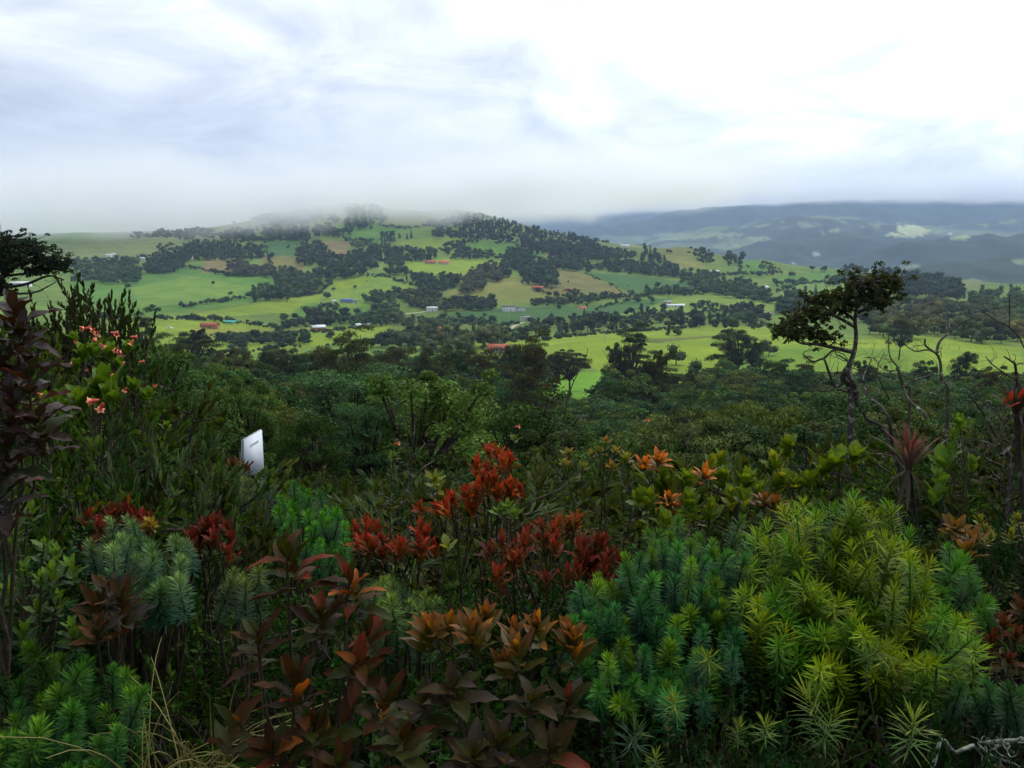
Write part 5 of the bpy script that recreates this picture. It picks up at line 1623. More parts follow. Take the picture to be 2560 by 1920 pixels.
broad_shrub('broad_leaved_shrub', 'upright branch of round bright green leaves right of the bromeliad', 'shrub',
            [(2400, 1045, 3.6, 0.7), (2385, 1080, 3.6, 0.6), (2378, 1115, 3.6), (2358, 1142, 3.55), (2351, 1185, 3.5), (2345, 1220, 3.45), (2434, 1150, 3.6, 0.8)], (2360, 1900, 3.5), 0.105, 6, L_GREEN, grade((0.13, 0.24, 0.025), (0.085, 0.17, 0.016)), open0=0.2, open1=0.8)
broad_shrub('broad_leaved_shrub', 'small round-leaved bright sprig in the crimson bushes', 'sprig', [(1115, 1350, 2.6, 1.0, 4)], (1115, 1900, 2.6), 0.06, 4, L_GREEN, pick((1, (0.22, 0.27, 0.04))))
broad_shrub('broad_leaved_shrub', 'bright yellow sprig beside the bare pale sapling', 'sprig', [(1085, 1185, 4.6), (1092, 1205, 4.6)], (1085, 1500, 4.6), 0.09, 9, L_SMALL, pick((1, (0.19, 0.21, 0.02))))
broad_shrub('broad_leaved_shrub', 'light green leafy sprig right of the bright red shrub', 'sprig', [(1270, 1255, 2.95), (1250, 1268, 2.95), (1285, 1275, 2.9)], (1265, 1900, 3.0), 0.05, 12, L_SMALL, pick((1, (0.10, 0.18, 0.025))))
fl_root = broad_shrub('flowering_shrub', 'green shrub with large leaves and salmon-pink flowers at left', 'shrub',
                      [(259, 935, 4.0, 1.2), (239, 960, 4.0, 1.1), (199, 985, 3.9, 1.1), (106, 1008, 3.8, 1.1), (116, 1034, 3.8), (99, 1062, 3.75), (272, 978, 3.9), (206, 870, 4.2, 0.8), (275, 872, 4.2, 0.8), (240, 862, 4.2, 0.7),
                       (300, 900, 4.2, 0.6), (190, 905, 4.2, 0.6), (335, 955, 4.2, 0.7), (370, 980, 4.2, 0.7), (239, 1110, 3.8, 0.8), (418, 1060, 4.2, 0.5), (150, 985, 4.0, 0.8), (180, 840, 4.3, 0.6), (320, 860, 4.3, 0.6)],
                      (240, 1500, 4.1), 0.12, 11, L_GREEN, grade((0.14, 0.25, 0.012), (0.075, 0.155, 0.008)), open0=0.15, open1=0.9, stem_r=0.008)
m, t = new_mat('salmon_petal')
tcn = nd(t, 'ShaderNodeTexCoord')
sp_ = nd(t, 'ShaderNodeSeparateXYZ')
lk(t, tcn.outputs['Object'], sp_.inputs[0])
p = nd(t, 'ShaderNodeBsdfPrincipled', ins={'Roughness': 0.5})
lk(t, ramp(t, sp_.outputs[2], [(0.0, (0.55, 0.09, 0.03)), (0.6, (0.66, 0.06, 0.045)), (1.0, (0.72, 0.26, 0.12))]), p.inputs['Base Color'])
out_surface(t, p.outputs[0])
M_PETAL = m
fb = Buf()                                    # a nodding tubular flower with five flared lobes
ring = [(0.02, 0.0), (0.14, 0.15), (0.20, 0.45), (0.17, 0.75), (0.26, 0.9), (0.44, 1.0)]
ns = 10
vv = []
for k, (r_, z_) in enumerate(ring):
    for j in range(ns):
        rr = r_ * (1 + (0.28 if j % 2 == 0 else -0.28) * (k / 5) ** 3)
        vv.append((rr * math.cos(j * 2 * math.pi / ns), rr * math.sin(j * 2 * math.pi / ns), z_))
fb.add(vv, q=[(k * ns + j, k * ns + (j + 1) % ns, (k + 1) * ns + (j + 1) % ns, (k + 1) * ns + j) for k in range(5) for j in range(ns)])
FLOWER = fb.mesh('flower', M_PETAL, smooth=True)
base = np.array(fl_root.location)
for px, py, Y, s in [(199, 816, 4.2, 1.2), (237, 821, 4.2, 1.1), (275, 831, 4.2, 1.2), (239, 852, 4.15, 1.1), (325, 842, 4.2, 1.1), (292, 869, 4.15, 1.2), (187, 851, 4.2, 0.8), (346, 905, 4.1, 0.9), (283, 943, 4.0, 0.9),
                     (317, 967, 4.0, 1.0), (393, 963, 4.1, 0.8), (249, 1000, 3.7, 1.7), (219, 922, 4.0, 0.7), (93, 982, 3.8, 0.8), (179, 905, 4.0, 0.8), (313, 904, 4.1, 0.7)]:
    for q_ in range(2 if s > 1 else 1):
        o = obj('flower', FLOWER, fl_root)
        P = np.array(at(px + q_ * 9, py + q_ * 6, Y - 0.05)) - base
        s_ = 0.027 * s
        o.location = P
        o.scale = (s_, s_, s_ * 1.15)
        o.rotation_euler = (random.uniform(1.2, 2.6), random.uniform(-0.8, 0.8), random.random() * 6.28)
for px, py, Y, lab in [(985, 1110, 4.4, 'small salmon flower sprig left of the bright red shrub'), (1286, 1068, 4.6, 'small salmon flower sprig above the bright red shrub'), (1610, 1052, 5.0, 'thin sprig with a red flower above the broad-leaved shrub')]:
    rt = broad_shrub('flower_sprig', lab, 'sprig', [(px, py + 22, Y, 0.7)], (px + 5, 1500, Y), 0.08, 10, L_SMALL, pick((1, (0.08, 0.13, 0.016))))
    o = obj('flower', FLOWER, rt)
    o.location = at(px, py, Y) - rt.location
    o.scale = (0.026, 0.026, 0.034)
    o.rotation_euler = (1.3, 0.4, 1.0)

# small bright green leafy shrub at the left edge
broad_shrub('bright_green_shrub', 'small-leaved bright green shrub at the left edge', 'shrub',
            [(70, 1245, 2.0), (20, 1215, 2.0), (110, 1345, 1.95), (140, 1362, 1.95), (60, 1405, 1.9), (170, 1400, 1.9), (100, 1430, 1.85), (150, 1480, 1.85), (175, 1550, 1.8), (185, 1580, 1.8), (30, 1320, 1.95), (20, 1460, 1.85),
             (90, 1500, 1.85), (60, 1560, 1.8), (125, 1410, 1.85), (40, 1280, 2.0)],
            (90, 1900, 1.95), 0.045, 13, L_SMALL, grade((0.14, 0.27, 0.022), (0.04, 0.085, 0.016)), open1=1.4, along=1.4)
broad_shrub('yellow_leaved_shrub', 'small-leaved yellow shrub left of the right edge', 'shrub', [(2450, 1285, 2.9), (2465, 1310, 2.9), (2440, 1320, 2.85), (2425, 1345, 2.8), (2480, 1330, 2.8)], (2455, 1900, 2.9), 0.036, 22, L_SMALL, grade((0.22, 0.22, 0.02), (0.15, 0.15, 0.018)), along=1.6)
broad_shrub('yellow_leaved_shrub', 'small-leaved yellow shrub touching the right edge', 'shrub', [(2545, 1285, 2.9), (2565, 1310, 2.9), (2530, 1320, 2.85)], (2550, 1900, 2.9), 0.036, 22, L_SMALL, grade((0.20, 0.21, 0.02), (0.13, 0.14, 0.018)), along=1.6)
broad_shrub('yellow_leaved_shrub', 'mustard-yellow sprig at the blue-green bush', 'sprig', [(372, 1298, 2.5), (385, 1310, 2.5), (362, 1312, 2.5)], (375, 1900, 2.6), 0.03, 14, L_SMALL, pick((1, (0.30, 0.20, 0.02))))

# ------------------------------------------------------------------ needle-leaved bushes
m, t = new_mat('needle_shoot_leaves')
oi = nd(t, 'ShaderNodeObjectInfo')
tcn = nd(t, 'ShaderNodeTexCoord')
sp_ = nd(t, 'ShaderNodeSeparateXYZ')
lk(t, tcn.outputs['Object'], sp_.inputs[0])
gi = nd(t, 'ShaderNodeNewGeometry')
r_ = gi.outputs['Random Per Island']
young = math_node(t, 'POWER', math_node(t, 'MAXIMUM', sp_.outputs[1], 0.0), 3.0)
c_old = mix_col(t, 1.0, oi.outputs['Color'], (0.36, 0.55, 0.72), 'MULTIPLY')
c_new = mix_col(t, 1.0, oi.outputs['Color'], (1.75, 1.55, 0.95), 'MULTIPLY')
cc = mix_col(t, young, c_old, c_new)
hv = nd(t, 'ShaderNodeHueSaturation')
lk(t, cc, hv.inputs['Color'])
lk(t, math_node(t, 'MULTIPLY_ADD', r_, 0.8, 0.6), hv.inputs['Value'])
p = nd(t, 'ShaderNodeBsdfPrincipled', ins={'Roughness': 0.55, 'Specular IOR Level': 0.08})
lk(t, hv.outputs[0], p.inputs['Base Color'])
tr = nd(t, 'ShaderNodeBsdfTranslucent')
lk(t, hv.outputs[0], tr.inputs['Color'])
mx = nd(t, 'ShaderNodeMixShader', ins={0: 0.25})
lk(t, p.outputs[0], mx.inputs[1])
lk(t, tr.outputs[0], mx.inputs[2])
out_surface(t, mx.outputs[0])
M_SHOOT = m
NEEDLE = np.array([(-0.04, 0, 0), (0.04, 0, 0), (0.055, 0.6, 0.01), (0, 1, -0.03), (-0.055, 0.6, 0.01)], float)
NEEDLE_T = np.array([(0, 1, 2), (0, 2, 4), (4, 2, 3)])


def shoot_mesh(seed, n, nl, width, droop, tuft):
    """a bottle-brush shoot: axis 0..1 along y, needles of length nl"""
    global rng
    keep = rng
    rng = np.random.default_rng(seed)
    b_ = Buf()
    s_ = np.linspace(0.0, 1.0, n) ** 0.8
    ph_ = np.arange(n) * 2.39996 + 0.3 * rng.normal(size=n)
    el = 1.30 + droop * (1 - s_) - (1.30 - 0.35) * np.clip((s_ - (1 - tuft)) / tuft, 0, 1) ** 1.3 + 0.13 * rng.normal(size=n)
    d_ = np.stack([np.cos(ph_) * np.sin(el), np.cos(el), np.sin(ph_) * np.sin(el)], -1)
    P = np.stack([0.02 * np.cos(ph_), s_ * 0.98, 0.02 * np.sin(ph_)], -1)
    up = np.stack([-np.cos(ph_) * np.cos(el), np.sin(el), -np.sin(ph_) * np.cos(el)], -1)
    X, Y, Z = frames(d_, up)
    ln = nl * (0.75 + 0.4 * rng.random(n)) * (1 - 0.45 * np.clip((s_ - 0.85) / 0.15, 0, 1))
    b_.stamp(NEEDLE, NEEDLE_T, P, X, Y, Z, np.stack([ln * width, ln, ln], -1))
    b_.tube([(0, -0.1, 0), (0, 0.5, 0), (0, 0.97, 0)], [0.022, 0.018, 0.008], 4)
    rng = keep
    return b_.mesh('needle_shoot', M_SHOOT)


SH_LONG = [shoot_mesh(900 + i, 105, 0.24, 0.95, 0.0, 0.22) for i in range(4)]      # spread, long needles
SH_DENSE = [shoot_mesh(910 + i, 170, 0.25, 1.1, 0.1, 0.4) for i in range(4)]       # stubby, dense tips
SH_ROS = [shoot_mesh(920 + i, 46, 0.62, 0.6, 0.35, 0.6) for i in range(3)]          # single rosettes


def needle_bush(label, tips, base_px, L, meshes, col, tilt=0.45, name='needle_leaved_bush', stems=9, side=0.5, colj=0.25, back=-0.1, stem_r=1.0):
    """tips: (pixel x, pixel y, distance). Every shoot is a part; stems run from the root to the shoots."""
    bp = at(*base_px)
    base = np.array(gpoint(bp.x, bp.y))
    root = empty(name, base, label, 'bush')
    sb = Buf()
    n_ = 0
    tops = []
    for t_ in tips:
        P = np.array(at(t_[0], t_[1], t_[2]))
        out_ = P - base
        hor = np.array([out_[0], out_[1], 0.0])
        ax = np.array([0, 0, 1.0]) + hor * tilt + np.array([0, back, 0]) + rng.normal(size=3) * 0.22
        ax /= np.linalg.norm(ax)
        X, Y, Z = frames(ax[None], rnd_unit(1))
        s = L * (0.75 + 0.5 * random.random()) * (t_[3] if len(t_) > 3 else 1.0)
        O = P - ax * s - base
        c = np.array(col if not callable(col) else col(t_)) * (1 - colj + 2 * colj * random.random())
        o = obj('shoot', random.choice(meshes), root, color=c)
        o.matrix_basis = mat_from(O, X[0], Y[0], Z[0], s)
        tops.append((O, ax))
    for i, (O, ax) in enumerate(tops):
        if i % 3 == 0:
            sb.tube(curve_pts((0, 0, -0.05), O, 0.2, 6, 0.015), np.linspace(0.010, 0.0045, 6) * stem_r, 5)
        else:
            sb.tube(curve_pts(O * np.array([0.75, 0.75, 0.55]), O, 0.1, 4, 0.02), np.linspace(0.006, 0.0035, 4), 4)
    obj('stem', sb.mesh('stem', M_STEM), root)
    return root


def fill_poly(poly, step, y_top, y_bot, jit=0.45):
    P = np.array(poly, float)
    x0, y0 = P.min(0)
    x1, y1 = P.max(0)
    out_ = []
    y = y0
    row = 0
    while y <= y1:
        x = x0 + (row % 2) * step * 0.5
        while x <= x1:
            xx, yy = x + random.gauss(0, jit) * step, y + random.gauss(0, jit) * step
            if in_poly(np.array([xx]), np.array([yy]), poly)[0]:
                f_ = (yy - y0) / (y1 - y0)
                out_.append((xx, yy, y_top + (y_bot - y_top) * f_ + random.gauss(0, 0.07)))
            x += step
        y += step * 0.72
        row += 1
    return out_


needle_bush('large yellow-green needle-leaved bush filling the lower right', fill_poly([(1850, 1330), (1960, 1250), (2060, 1240), (2180, 1215), (2260, 1290), (2330, 1400), (2380, 1500), (2450, 1570), (2420, 1680), (2330, 1700), (2150, 1690), (1980, 1640), (1850, 1500)], 43, 2.45, 1.8),
            (2130, 1900, 2.15), 0.20, SH_LONG, lambda t_: random.choice([(0.11, 0.17, 0.003), (0.13, 0.18, 0.003), (0.08, 0.155, 0.004), (0.045, 0.13, 0.008)]), tilt=0.8)
needle_bush('blue-green needle-leaved bush left of the large yellow-green one', fill_poly([(1420, 1480), (1500, 1420), (1560, 1360), (1650, 1330), (1780, 1340), (1880, 1300), (1900, 1400), (1880, 1560), (1860, 1680), (1700, 1760), (1560, 1780), (1480, 1700), (1440, 1600)], 36, 2.5, 1.75),
            (1680, 1900, 2.15), 0.13, SH_DENSE, lambda t_: random.choice([(0.026, 0.115, 0.030), (0.036, 0.135, 0.024), (0.022, 0.095, 0.034), (0.075, 0.16, 0.012)]), tilt=0.7)
needle_bush('green needle-leaved bush at the right shoulder of the large one', fill_poly([(2290, 1380), (2360, 1340), (2430, 1380), (2490, 1480), (2480, 1560), (2400, 1560), (2310, 1470)], 50, 2.5, 2.2), (2400, 1900, 2.45), 0.15, SH_DENSE, (0.04, 0.125, 0.014), tilt=0.6)
needle_bush('low blue-green needle-leaved bush at the lower right edge', fill_poly([(2380, 1700), (2480, 1680), (2570, 1700), (2570, 1790), (2420, 1780)], 52, 1.9, 1.75), (2480, 1920, 1.95), 0.13, SH_DENSE, (0.026, 0.085, 0.026))
needle_bush('pale-tipped needle-leaved bush behind the large one', fill_poly([(1580, 1320), (1690, 1290), (1760, 1330), (1860, 1280), (1880, 1330), (1760, 1370), (1600, 1370)], 44, 2.8, 2.6), (1720, 1900, 2.8), 0.14, SH_DENSE, (0.055, 0.13, 0.022))
needle_bush('soft blue-green needle-leaved bush at left', fill_poly([(215, 1310), (260, 1280), (330, 1290), (380, 1320), (480, 1350), (480, 1430), (430, 1470), (330, 1490), (250, 1470), (220, 1400)], 36, 2.55, 2.15), (340, 1900, 2.5), 0.13, SH_DENSE, lambda t_: random.choice([(0.10, 0.175, 0.075), (0.08, 0.15, 0.06), (0.055, 0.12, 0.045)]), tilt=0.4)
needle_bush('green needle-leaved bush in the lower left corner', fill_poly([(-20, 1620), (90, 1610), (210, 1600), (300, 1660), (380, 1720), (360, 1800), (280, 1850), (260, 1930), (-20, 1930)], 50, 1.85, 1.42), (150, 1930, 1.7), 0.125, SH_DENSE, lambda t_: random.choice([(0.030, 0.105, 0.014), (0.055, 0.14, 0.012), (0.022, 0.085, 0.022)]), tilt=0.4)
needle_bush('bright green dense bush in front of the white board', fill_poly([(660, 1230), (740, 1195), (820, 1240), (860, 1290), (880, 1350), (860, 1400), (780, 1380), (700, 1300)], 32, 3.9, 3.1), (770, 1900, 3.6), 0.14, SH_DENSE, lambda t_: random.choice([(0.04, 0.16, 0.012), (0.05, 0.19, 0.010), (0.026, 0.10, 0.022)]), tilt=0.3)
needle_bush('grey-green needle-leaved bush below the white board', fill_poly([(560, 1185), (640, 1165), (700, 1185), (720, 1230), (640, 1260), (560, 1240)], 34, 4.6, 4.0), (640, 1900, 4.4), 0.16, SH_DENSE, (0.075, 0.115, 0.05), tilt=0.3)
needle_bush('low light-green needle-leaved bush between the red-leaved shrubs', fill_poly([(890, 1500), (960, 1440), (1060, 1460), (1100, 1500), (1090, 1580), (960, 1580)], 38, 2.35, 2.1), (1000, 1900, 2.35), 0.12, SH_DENSE, lambda t_: random.choice([(0.07, 0.12, 0.03), (0.085, 0.14, 0.032)]), tilt=0.4)
needle_bush('small needle-leaved bush left of the tall red-brown shrub', fill_poly([(560, 1420), (640, 1400), (690, 1440), (660, 1500), (580, 1490)], 40, 2.2, 2.0), (620, 1900, 2.2), 0.12, SH_DENSE, (0.065, 0.10, 0.03))
for (px, py, Y, s, lab) in [(2015, 1750, 1.55, 1.35, 'largest single needle rosette at the bottom right'), (2090, 1800, 1.55, 1.0, 'needle rosette leaning right beside the largest one'), (1850, 1830, 1.6, 0.85, 'left of two small yellowish needle rosettes at the bottom'),
                            (1915, 1825, 1.58, 0.9, 'right of two small yellowish needle rosettes at the bottom'), (1685, 1765, 1.65, 0.9, 'lone pale green needle rosette under the blue-green bush'), (1590, 1840, 1.6, 0.9, 'dark needle rosette at the bottom under the blue-green bush'),
                            (2285, 1810, 1.6, 1.1, 'yellowish needle rosette near the lower right lichen branch'), (1770, 1660, 1.7, 1.1, 'bright green needle star in front of the blue-green bush'), (2210, 1640, 1.6, 1.2, 'bright needle rosette in front of the large yellow-green bush'),
                            (1640, 1905, 1.5, 0.8, 'needle tuft cut by the bottom edge')]:
    needle_bush(lab, [(px, py - 20, Y, s)], (px + random.gauss(0, 40), 1930, Y + 0.12), 0.075, SH_ROS, (0.10, 0.145, 0.02) if 'dark' not in lab else (0.04, 0.08, 0.03), tilt=0.2, name='needle_rosette', stem_r=0.35)

# ------------------------------------------------------------------ bromeliads
def bromeliad(label, px, py, Y, L, n, cols):
    P = np.array(at(px, py, Y))
    gz = float(ground(P[0], P[1]))
    root = empty('bromeliad', P, label, 'bromeliad')
    for i in range(n):
        f_ = (i + 0.5) / n
        ph_ = i * 2.39996
        el = 0.12 + 0.85 * f_ + 0.08 * random.gauss(0, 1) if f_ < 0.78 else 2.3 + 0.6 * random.random()
        d_ = np.array([math.cos(ph_) * math.sin(el), math.sin(ph_) * math.sin(el), math.cos(el)])
        upv = np.array([-math.cos(ph_) * math.cos(el), -math.sin(ph_) * math.cos(el), math.sin(el)])
        X, Yv_, Z = frames(d_[None], upv[None])
        o = obj('leaf', random.choice(L_STRAP), root, color=(np.array(cols(f_)) if f_ < 0.78 else np.array((0.07, 0.05, 0.035))) * (0.8 + 0.4 * random.random()))
        o.matrix_basis = mat_from(np.array([0.01 * math.cos(ph_), 0.01 * math.sin(ph_), -0.03 * f_]), X[0], Yv_[0], Z[0], L * (0.8 + 0.3 * random.random()))
    sb = Buf()
    sb.tube([(0.22, 0.08, gz - P[2]), (0.15, 0.02, (gz - P[2]) * 0.5), (0, 0, 0.02)], [0.009, 0.008, 0.016], 6)
    obj('stem', sb.mesh('stem', M_BARK), root)
    return root


bromeliad('wine-red bromeliad with pale pointed leaves under the gnarled tree', 2272, 1165, 4.6, 0.27, 34, grade((0.17, 0.03, 0.03), (0.17, 0.14, 0.14)))
br = bromeliad('dark bromeliad with a bright red bract at the right edge', 2540, 1025, 3.8, 0.20, 20, pick((1, (0.03, 0.025, 0.022)), (1, (0.06, 0.04, 0.035))))
for k, (px, py) in enumerate([(2518, 1000), (2526, 990), (2545, 985), (2552, 975), (2512, 1008)]):
    o = obj('leaf', random.choice(L_RED), br, color=(0.5, 0.03, 0.025))
    X, Yv_, Z = frames(np.array([[-0.5 + 0.25 * k, -0.4, 0.6]]), rnd_unit(1))
    o.matrix_basis = mat_from(np.array(at(px, py + 12, 3.7)) - np.array(br.location), X[0], Yv_[0], Z[0], 0.07)


# ------------------------------------------------------------------ trees and bare branches drawn limb by limb
def limb_pts(P, Y, jit, base):
    out_ = []
    for k, (px, py) in enumerate(P):
        q_ = np.array(at(px, py, Y + jit * math.sin(k * 1.3 + px * 0.01)))
        out_.append(q_ - base)
    return np.array(out_)


def smooth_line(P, sub=4):
    P = np.asarray(P, float)
    n = len(P)
    if n < 3:
        return P
    out_ = []
    Q_ = np.concatenate([[2 * P[0] - P[1]], P, [2 * P[-1] - P[-2]]])
    for i in range(1, n):
        p0, p1, p2, p3 = Q_[i - 1:i + 3]
        for u in np.linspace(0, 1, sub, endpoint=False):
            out_.append(0.5 * ((2 * p1) + (-p0 + p2) * u + (2 * p0 - 5 * p1 + 4 * p2 - p3) * u * u + (-p0 + 3 * p1 - 3 * p2 + p3) * u ** 3))
    out_.append(P[-1])
    return np.array(out_)


def twiglets(buf, L, n, length, r, depth=2, up=0.35):
    """crooked side twigs along a limb"""
    for i in range(n):
        k = random.randint(len(L) // 3, len(L) - 1)
        p0 = L[k]
        d_ = unit(rng.normal(size=3) * np.array([1, 0.6, 0.8]) + np.array([0, 0, up]))
        pts_ = [p0]
        for j in range(4):
            d_ = unit(d_ + rng.normal(size=3) * 0.35)
            pts_.append(pts_[-1] + d_ * length * 0.25 * (0.7 + 0.6 * random.random()))
        pts_ = np.array(pts_)
        buf.tube(pts_, np.linspace(r, r * 0.35, 5), 4)
        if depth > 1:
            twiglets(buf, pts_, 2, length * 0.55, r * 0.55, depth - 1, up)


def drawn_tree(name, label, Y, limbs, clumps, leaf, col, bark, rad_px, per=90, twigs=3, twig_len=0.25, base=None, cat='tree', jit=0.12, depth=2):
    """limbs: (pixel points, start radius px, end radius px); clumps: (px, py, rx, ry)"""
    b0 = np.array(at(*limbs[0][0][0], Y)) if base is None else np.array(at(*base))
    gp = np.array(gpoint(b0[0], b0[1]))
    root = empty(name, gp, label, cat)
    tb, cb = Buf(), Buf()
    k_ = Y / F
    for i, (P, r0, r1) in enumerate(limbs):
        L = limb_pts(P, Y, jit if i else jit * 0.4, gp)
        if i == 0:
            L = np.concatenate([[np.array([L[0][0] * 0.3, 0, -0.1])], L])
        L = smooth_line(L)
        tb.tube(L, np.linspace(r0 * k_, r1 * k_, len(L)), 7 if r0 > 5 else 5)
        if twigs:
            twiglets(tb, L, twigs, twig_len, max(r1 * k_ * 0.55, 0.002), depth)
    if clumps:
        for cx, cy, rx, ry in clumps:
            cw = np.array(at(cx, cy, Y + 0.5 * rng.normal() * rx * k_)) - gp
            for s_ in range(40):
                off = rng.normal(size=3) * np.array([rx, rx, ry * 1.25]) * k_ * 0.66
                rs = k_ * (3.0 + 5 * rng.random())
                leaf_shell(cb, cw + off, np.array([rs * 1.3, rs * 1.3, rs]), per // 6, leaf, jitter=1.5, aspect=0.38)
                tb.tube([cw + off * 0.1, cw + off * 0.6 + rng.normal(size=3) * 0.02, cw + off], [k_ * 1.3, k_ * 0.9, k_ * 0.4], 3)
        obj('crown', cb.mesh('crown', M_CROWN), root, color=col)
    obj('trunk' if clumps else 'branch', tb.mesh('trunk', bark), root)
    return root


gn = [(Z4([(815, 1700), (745, 1500), (790, 1400), (830, 1300), (845, 1180), (838, 1050), (850, 950), (862, 850), (880, 760)]), 9, 2.0),
      (Z4([(850, 1700), (835, 1550), (785, 1470), (800, 1390)]), 7, 5), (Z4([(830, 1300), (700, 1270), (560, 1240), (430, 1230), (370, 1190)]), 6, 2), (Z4([(842, 1110), (700, 1030), (600, 1000), (520, 960)]), 5, 1.5),
      (Z4([(848, 1000), (950, 960), (1050, 900), (1120, 850)]), 5, 1.5), (Z4([(842, 1060), (760, 1000), (650, 940), (560, 910)]), 5, 1.5), (Z4([(860, 880), (920, 820), (1000, 770)]), 3, 1), (Z4([(856, 900), (820, 830), (800, 790)]), 3, 1),
      (Z4([(780, 1500), (690, 1560), (640, 1450), (600, 1350), (520, 1370), (440, 1310)]), 5, 1.5), (Z4([(790, 1600), (700, 1580), (600, 1590), (530, 1570)]), 3, 1), (Z4([(600, 1350), (660, 1290), (720, 1280)]), 3, 1.5)]
gc = [Z4([(c_[0], c_[1])])[0] + (c_[2] * 0.3316, c_[3] * 0.3316) for c_ in
      [(960, 760, 150, 60), (850, 800, 90, 70), (1110, 805, 85, 65), (900, 880, 140, 55), (700, 880, 110, 45), (560, 920, 90, 55), (640, 980, 100, 45), (400, 1060, 95, 50), (300, 1130, 105, 50), (480, 1150, 115, 50), (600, 1190, 100, 42), (1020, 900, 80, 50), (760, 950, 70, 45), (520, 1000, 55, 36), (350, 1150, 80, 40), (1000, 800, 110, 60)]]
drawn_tree('gnarled_tree', 'gnarled dark tree with clumped leaves rising on the right', 14.0, gn, gc, 0.085, (0.046, 0.056, 0.018), M_LICHEN, None, per=75, twigs=4, twig_len=0.4)
lt = [([(-60, 830), (-30, 740), (10, 690), (60, 655), (110, 640)], 9, 2), ([(-20, 720), (60, 712), (120, 690), (160, 700)], 5, 1.5), ([(0, 700), (20, 650), (40, 620)], 5, 1.5), ([(-30, 740), (40, 735), (90, 730), (140, 705)], 4, 1.2), ([(10, 690), (90, 680), (150, 660)], 4, 1.2), ([(-20, 690), (0, 640), (10, 600)], 4, 1.2)]
lcl = [(20, 600, 42, 16), (60, 612, 40, 15), (95, 625, 36, 14), (130, 655, 30, 14), (150, 668, 18, 9), (10, 630, 40, 16), (50, 645, 36, 13), (100, 655, 30, 12), (-20, 610, 40, 20), (-30, 660, 40, 30), (15, 668, 28, 12), (80, 678, 26, 9), (5, 720, 20, 14)]
drawn_tree('umbrella_tree', 'dark umbrella-crowned tree at the left edge against the misty slope', 26.0, lt, lcl, 0.12, (0.018, 0.032, 0.018), M_BARK, None, per=85, twigs=4, twig_len=0.7)
drawn_tree('dead_tree', 'pale lichened dead tree with a long arm reaching right', 10.5,
           [(Z4([(1540, 1700), (1490, 1500), (1480, 1380), (1450, 1310), (1370, 1250), (1365, 1200)]), 5, 2), (Z4([(1450, 1310), (1475, 1220), (1560, 1140), (1640, 1080), (1725, 1040)]), 4, 1.2), (Z4([(1440, 1300), (1380, 1280), (1290, 1290), (1210, 1240), (1160, 1200)]), 2.5, 1),
            (Z4([(1560, 1140), (1545, 1080)]), 1.5, 0.8), (Z4([(1480, 1150), (1480, 1060), (1500, 980)]), 1.8, 0.8)], [], 0, None, M_LICHEN, None, twigs=3, twig_len=0.28, cat='dead tree', base=(2375, 1100, 10.5))
drawn_tree('dead_tree', 'tangle of bare crooked branches right of the gnarled tree', 9.5,
           [(Z4([(1250, 1700), (1210, 1560), (1170, 1430), (1100, 1330), (1090, 1200)]), 4, 1.2), (Z4([(960, 1660), (920, 1570), (900, 1480), (960, 1350), (900, 1340)]), 3, 1.0), (Z4([(1210, 1560), (1300, 1500), (1400, 1470), (1460, 1390)]), 2.5, 1.0),
            (Z4([(1170, 1430), (1120, 1440), (1040, 1420), (980, 1340)]), 2.2, 0.9), (Z4([(1300, 1640), (1420, 1600), (1500, 1560), (1600, 1530)]), 2.2, 0.9), (Z4([(1100, 1660), (1020, 1500), (1010, 1400), (1060, 1300)]), 2.2, 0.9)],
           [], 0, None, M_LICHEN, None, twigs=7, twig_len=0.32, cat='dead tree', base=(2270, 1100, 9.5))
Z5 = lambda L: [(1960 + x * 0.3315, 900 + y * 0.3315) for x, y in L]
drawn_tree('dead_tree', 'crooked lichened stem carrying the wine-red bromeliad', 4.8,
           [(Z5([(880, 1050), (830, 720), (800, 600), (740, 500), (620, 440), (590, 340)]), 7, 3.5), (Z5([(820, 620), (790, 450), (730, 350), (640, 280), (600, 190)]), 5, 2.5), (Z5([(1080, 440), (1040, 390), (940, 300), (890, 180), (850, 60)]), 5, 2)],
           [], 0, None, M_LICHEN, None, twigs=3, twig_len=0.12, cat='dead tree')
drawn_tree('dead_tree', 'thin forked bare tree at the right edge', 7.0,
           [(Z4([(2080, 1700), (2060, 1560), (2045, 1400), (2020, 1370), (1960, 1330)]), 5, 2), (Z4([(2060, 1520), (1940, 1440), (1860, 1380), (1820, 1330)]), 2.5, 0.9), (Z4([(2045, 1400), (2080, 1380), (2110, 1390)]), 2, 1), (Z4([(1860, 1390), (1880, 1350), (1910, 1330)]), 1.2, 0.6)],
           [], 0, None, M_BARK, None, twigs=3, twig_len=0.12, cat='dead tree', depth=1)
drawn_tree('dead_tree', 'long bare twig curving down at the right edge', 12.0, [(Z4([(2130, 1500), (2100, 1240), (2000, 1110), (1900, 1060), (1790, 980)]), 2.5, 1), (Z4([(2000, 1110), (2003, 960), (1998, 870)]), 1.8, 0.8)], [], 0, None, M_BARK, None, twigs=2, twig_len=0.3, cat='dead tree', depth=1)
drawn_tree('dead_tree', 'tangle of grey lichened twigs at the right edge', 3.9,
           [(Z5([(1700, 900), (1650, 700), (1560, 500), (1450, 330), (1370, 240)]), 5, 1.5), (Z5([(1640, 720), (1720, 640), (1800, 480), (1812, 420)]), 5, 3), (Z5([(1620, 640), (1640, 480), (1600, 380), (1500, 320)]), 2, 0.8), (Z5([(1660, 800), (1560, 760), (1450, 700), (1330, 680)]), 2, 0.8)],
           [], 0, None, M_LICHEN, None, twigs=12, twig_len=0.16, cat='dead tree', base=(2520, 1250, 3.9))
Z6 = lambda L: [(700 + x * 0.3617, 950 + y * 0.3617) for x, y in L]
